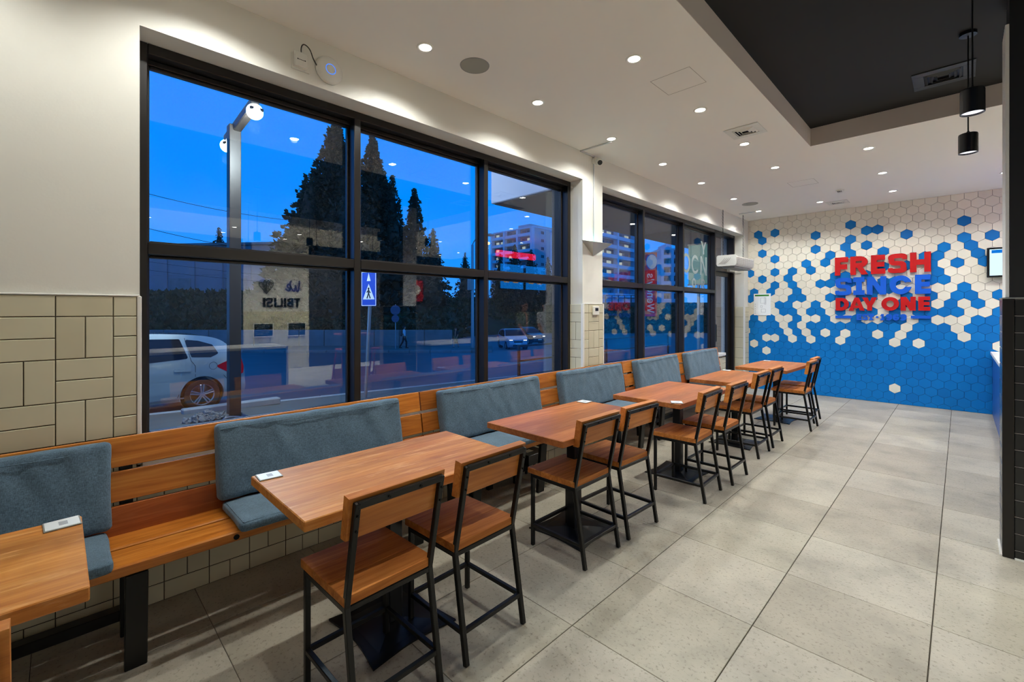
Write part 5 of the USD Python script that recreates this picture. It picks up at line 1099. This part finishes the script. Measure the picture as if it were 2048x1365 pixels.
# street furniture
t = thing('crossing_sign', tuple(atd(731, HY, 9.4)[:2]) + (gz(9.4) + .12,), label='blue and white pedestrian crossing sign on a leaning grey pole', category='road sign')
o_ = np.r_[atd(731, HY, 9.4)[:2], gz(9.4) + .12]; top_ = atd(743, 540, 9.4) - o_
obj('pole', tubep([np.zeros(3), top_ * .5, top_], .035, 14), M['galv'], t, smooth=30)
q0 = atd(737.5, 578, 9.33) - o_; ux = np.array([math.cos(.35), math.sin(.35), 0]); nz_ = np.cross(ux, Uv)
def sg_(name, g, d0, d1, mt): obj(name, frame_to(ext(g, d1 - d0), q0 + nz_ * d0, ux, (0, 0, 1), nz_), mt, t)
nz_ = nz_ if nz_ @ (-q0 - o_) > 0 else -nz_; ux = np.cross(Uv, nz_)
bl_ = M.setdefault('signblue', P('roadsign_blue', lin(20, 70, 190), .4)); sg_('plate', sg.box(-.20, -.36, .20, .36).buffer(-.03).buffer(.03), -.006, .0, bl_); sg_('border', sg.box(-.20, -.36, .20, .36).buffer(-.008).difference(sg.box(-.20, -.36, .20, .36).buffer(-.022)), .0, .003, M['ply'])
sg_('triangle', sg.Polygon([(-.155, -.22), (.155, -.22), (0, .10)]), .0, .004, M['ply'])
walker = unary_union([sg.Point(0, .005).buffer(.022), sg.LineString([(0, -.03), (0, -.1)]).buffer(.02), sg.LineString([(0, -.09), (.04, -.19)]).buffer(.013), sg.LineString([(0, -.09), (-.04, -.19)]).buffer(.013), sg.LineString([(-.045, -.07), (0, -.03), (.045, -.08)]).buffer(.010)]); sg_('walking_figure', walker, .004, .007, M['blackpl'])
sg_('upper_figure', sg.Polygon([(-.05, .16), (.05, .16), (0, .33)]), .0, .004, M['ply'])
t = thing('round_sign', tuple(atd(791, HY, 31.5)[:2]) + (FS,), label='round road sign seen from behind on a thin pole across the road', category='road sign')
obj('pole', cyl((0, 0, 0), (0, 0, 3.15), .035, 10), M['galv'], t); obj('disc', frame_to(ext(unary_union([sg.Point(0, 2.75).buffer(.34), sg.Point(0, 2.15).buffer(.26)]), .02), np.array([0, 0, 0]) - Dv * .04, Rv, (0, 0, 1), -Dv), P('sign_back', lin(70, 84, 110), .5), t)
t = thing('street_lamp', tuple(atd(945, HY, 33)[:2]) + (FS,), label='thin grey street lamp pole with a long arm and a control box', category='street lamp'); H_ = zt_(490, 33) - FS
obj('pole', cyl((0, 0, 0), (0, 0, H_), .13, 14, .09), M['galv'], t); obj('arm', tubep(spline([(0, 0, H_), tuple(Rv * .35 + [0, 0, H_ + .5]), tuple(Rv * 1.1 + [0, 0, H_ + .7])], 6), .04, 8), M['galv'], t); obj('control_box', bev(-.28, .10, -.28, .10, 4.2, 5.2, .03), M['plasticg'], t); obj('lamp_head', bev(.6, 1.2, .6, 1.2, H_ + .66, H_ + .78, .04), M['plasticg'], t)
t = thing('sodium_lamp', tuple(atd(977, HY, 90)[:2]) + (2.4,), label='distant orange street light left of the apartment block', category='street lamp'); H_ = zt_(487, 90) - 2.4
obj('pole', cyl((0, 0, 0), (0, 0, H_), .1, 10, .07), M['galv'], t); obj('lamp', xf(trimesh.creation.icosphere(2, .28), (0, 0, H_)), E('sodium', lin(255, 170, 60), 14.), t); obj('bracket', bar((0, 0, H_ - .1), (.5, .5, H_ - .05), .08), M['galv'], t)
rl_ = thing('car_park_railing', tuple(atd(1040, HY, 86)[:2]) + (2.95,), label='dark railing along the raised car park', category='railing'); o_ = np.r_[atd(1040, HY, 86)[:2], 2.95]
a, b = atd(978, HY, 86) - o_, atd(1300, HY, 88) - o_; a[2] = b[2] = 0
obj('top_bar', bar(a + [0, 0, 1.45], b + [0, 0, 1.45], .12), M['blackpl'], rl_); obj('lower_bar', bar(a + [0, 0, .9], b + [0, 0, .9], .12), M['blackpl'], rl_)
for u in np.linspace(0, 1, 26): obj('upright', bar(a + (b - a) * u, a + (b - a) * u + [0, 0, 1.45], .13), M['blackpl'], rl_)
# banner and terrace railing past the second window
bp = atd(1302, HY, 11.5); t = thing('banner', (bp[0], bp[1], gz(11.5) + .13), label='upright red banner with a white and blue round emblem beyond the second window', category='banner'); zb_ = EYE - (633 - HY) / FPX * 11.5 - gz(11.5) - .13; zt2 = EYE - (505 - HY) / FPX * 11.5 - gz(11.5) - .13
bx = Rv; by = -Dv
def bn(name, g, d0, d1, mt): obj(name, frame_to(ext(g, d1 - d0), by * d0, bx, (0, 0, 1), by), mt, t)
bw = .155; bn('cloth', sg.box(-bw, zb_, bw, zt2), -.006, 0, P('banner_red', lin(214, 36, 52), .6)); bn('emblem', ring(.02, zt2 - .24, .15, .20, .02).intersection(sg.box(-bw, 0, bw, 9)), .0, .004, M['signblue'])
bn('emblem_disc', affinity.scale(sg.Point(.02, zt2 - .24).buffer(1), .13, .18).intersection(sg.box(-bw, 0, bw, 9)), .0, .003, M['ply'])
tmx = meshkit.text_mesh("Wendy's", .17, .004, True); w_ = tmx.bounds[1][0]; tmx.apply_scale([1.0 / w_ * (zt2 - zb_ - .62), 1, 1]); obj('lettering', frame_to(tmx, np.array([0, 0, zb_ + .08]) + bx * -.09, (0, 0, 1), bx, by), M['ply'], t)
obj('pole', cyl((-bx * .17).tolist(), (-bx * .17 + [0, 0, zt2 + .1]).tolist(), .018, 10), M['galv'], t); obj('foot', bev(-.3, .3, -.3, .3, 0, .05, .01), M['blackpl'], t)
t = thing('terrace_railing', (-6.3, 8.2, gz(10.3) + .14), label='dark terrace railing with three horizontal bars outside the second window', category='railing')
for z in (.55, .85, 1.15): obj('rail', bar((0, -1.6, z), (0, 5.0, z), .04), M['blackpl'], t)
for y in (-1.6, 0, 1.6, 3.2, 5.0): obj('upright', bar((0, y, 0), (0, y, 1.17), .05), M['blackpl'], t)
t = thing('terrace_planter', (-5.6, 8.0, gz(9.7) + .14), label='dark brown box standing in front of the terrace railing', category='planter'); obj('box', bev(-.2, .2, -.9, .35, 0, .95, .01), M['post'], t); obj('rim', bev(-.22, .22, -.92, .37, .95, .99, .005), M['post'], t)

# ---------------- apartment blocks
def block(name, pl, Dl, pr, Dr, ztop, floors, bays, label, side_len=14, mt='facade', mb='facadew', zb=-2.0, lit=.3, seed=1, sp=None):
    g = random.Random(seed); A_, B_ = atd(pl, HY, Dl), atd(pr, HY, Dr); u = B_ - A_; u[2] = 0; Lf = np.linalg.norm(u); u /= Lf; n = np.array([u[1], -u[0], 0]); n = n if n @ (-A_) > 0 else -n
    t = thing(name, (A_[0], A_[1], zb), label=label, category='building'); on_ = lambda m: frame_to(m, (0, 0, 0), u, -n, (0, 0, 1)) if np.dot(np.cross(u, -n), [0, 0, 1]) > 0 else frame_to(m, (0, 0, 0), u, -n, (0, 0, 1))
    H = ztop - zb; fh = sp or H / floors
    obj('walls', on_(box(0, Lf, 0, side_len, 0, H)), M[mt], t); obj('roof_edge', on_(bev(-.3, Lf + .3, -.3, side_len + .3, H, H + .5, .05)), M[mb], t); obj('stair_tower', on_(bev(Lf * .45, Lf * .75, 4, side_len - 2, H + .5, H + 2.6, .05)), M[mt], t)
    for b in range(bays + 1): obj('pier', on_(bev(b * Lf / bays - .45, b * Lf / bays + .45, -1.5, .1, 0, H, .03)), M[mb], t)
    for f in range(int(H / fh)):
        zt = H - f * fh
        if zt < H * .35: break
        for b in range(bays):
            a0, a1 = b * Lf / bays + .5, (b + 1) * Lf / bays - .5
            obj('balcony', on_(cat(bev(a0, a1, -1.4, 0, zt - fh, zt - fh + .22, .02), bev(a0, a1, -1.4, -1.3, zt - fh + .2, zt - fh + 1.1, .02))), M[mb], t)
            obj('back_wall', on_(box(a0, a1, -.06, -.02, zt - fh + .25, zt - .1)), M['facadeb'], t)
            for q in (.30, .72):
                c = a0 + (a1 - a0) * q; w = (a1 - a0) * .13; obj('window', on_(box(c - w, c + w, -.12, -.06, zt - fh + .5, zt - .7)), M['winlit' if g.random() < lit else 'win'], t)
        for q in (.25, .6):
            c = side_len * q; obj('window', on_(box(Lf, Lf + .06, c - .8, c + .8, zt - fh + 1.0, zt - .9)), M['winlit' if g.random() < lit * .5 else 'win'], t)
    return t
block('apartment_block', 988, 180, 1067, 165, zt_(455, 165), 11, 3, 'grey apartment block with balconies, right of the second mullion', 20, zb=-2, lit=.25, sp=2.95)
block('apartment_block', 1190, 130, 1262, 146, zt_(452, 130), 9, 2, 'blue-white apartment block with long balconies in the first pane of the second window', 16, 'facadew', 'facadew', lit=.35, seed=4, sp=2.9)
block('apartment_block', 1322, 150, 1362, 150, zt_(500, 150), 9, 2, 'pale tower block in the second pane of the second window', 14, 'facadew', 'facadew', lit=.2, seed=6, sp=2.9)
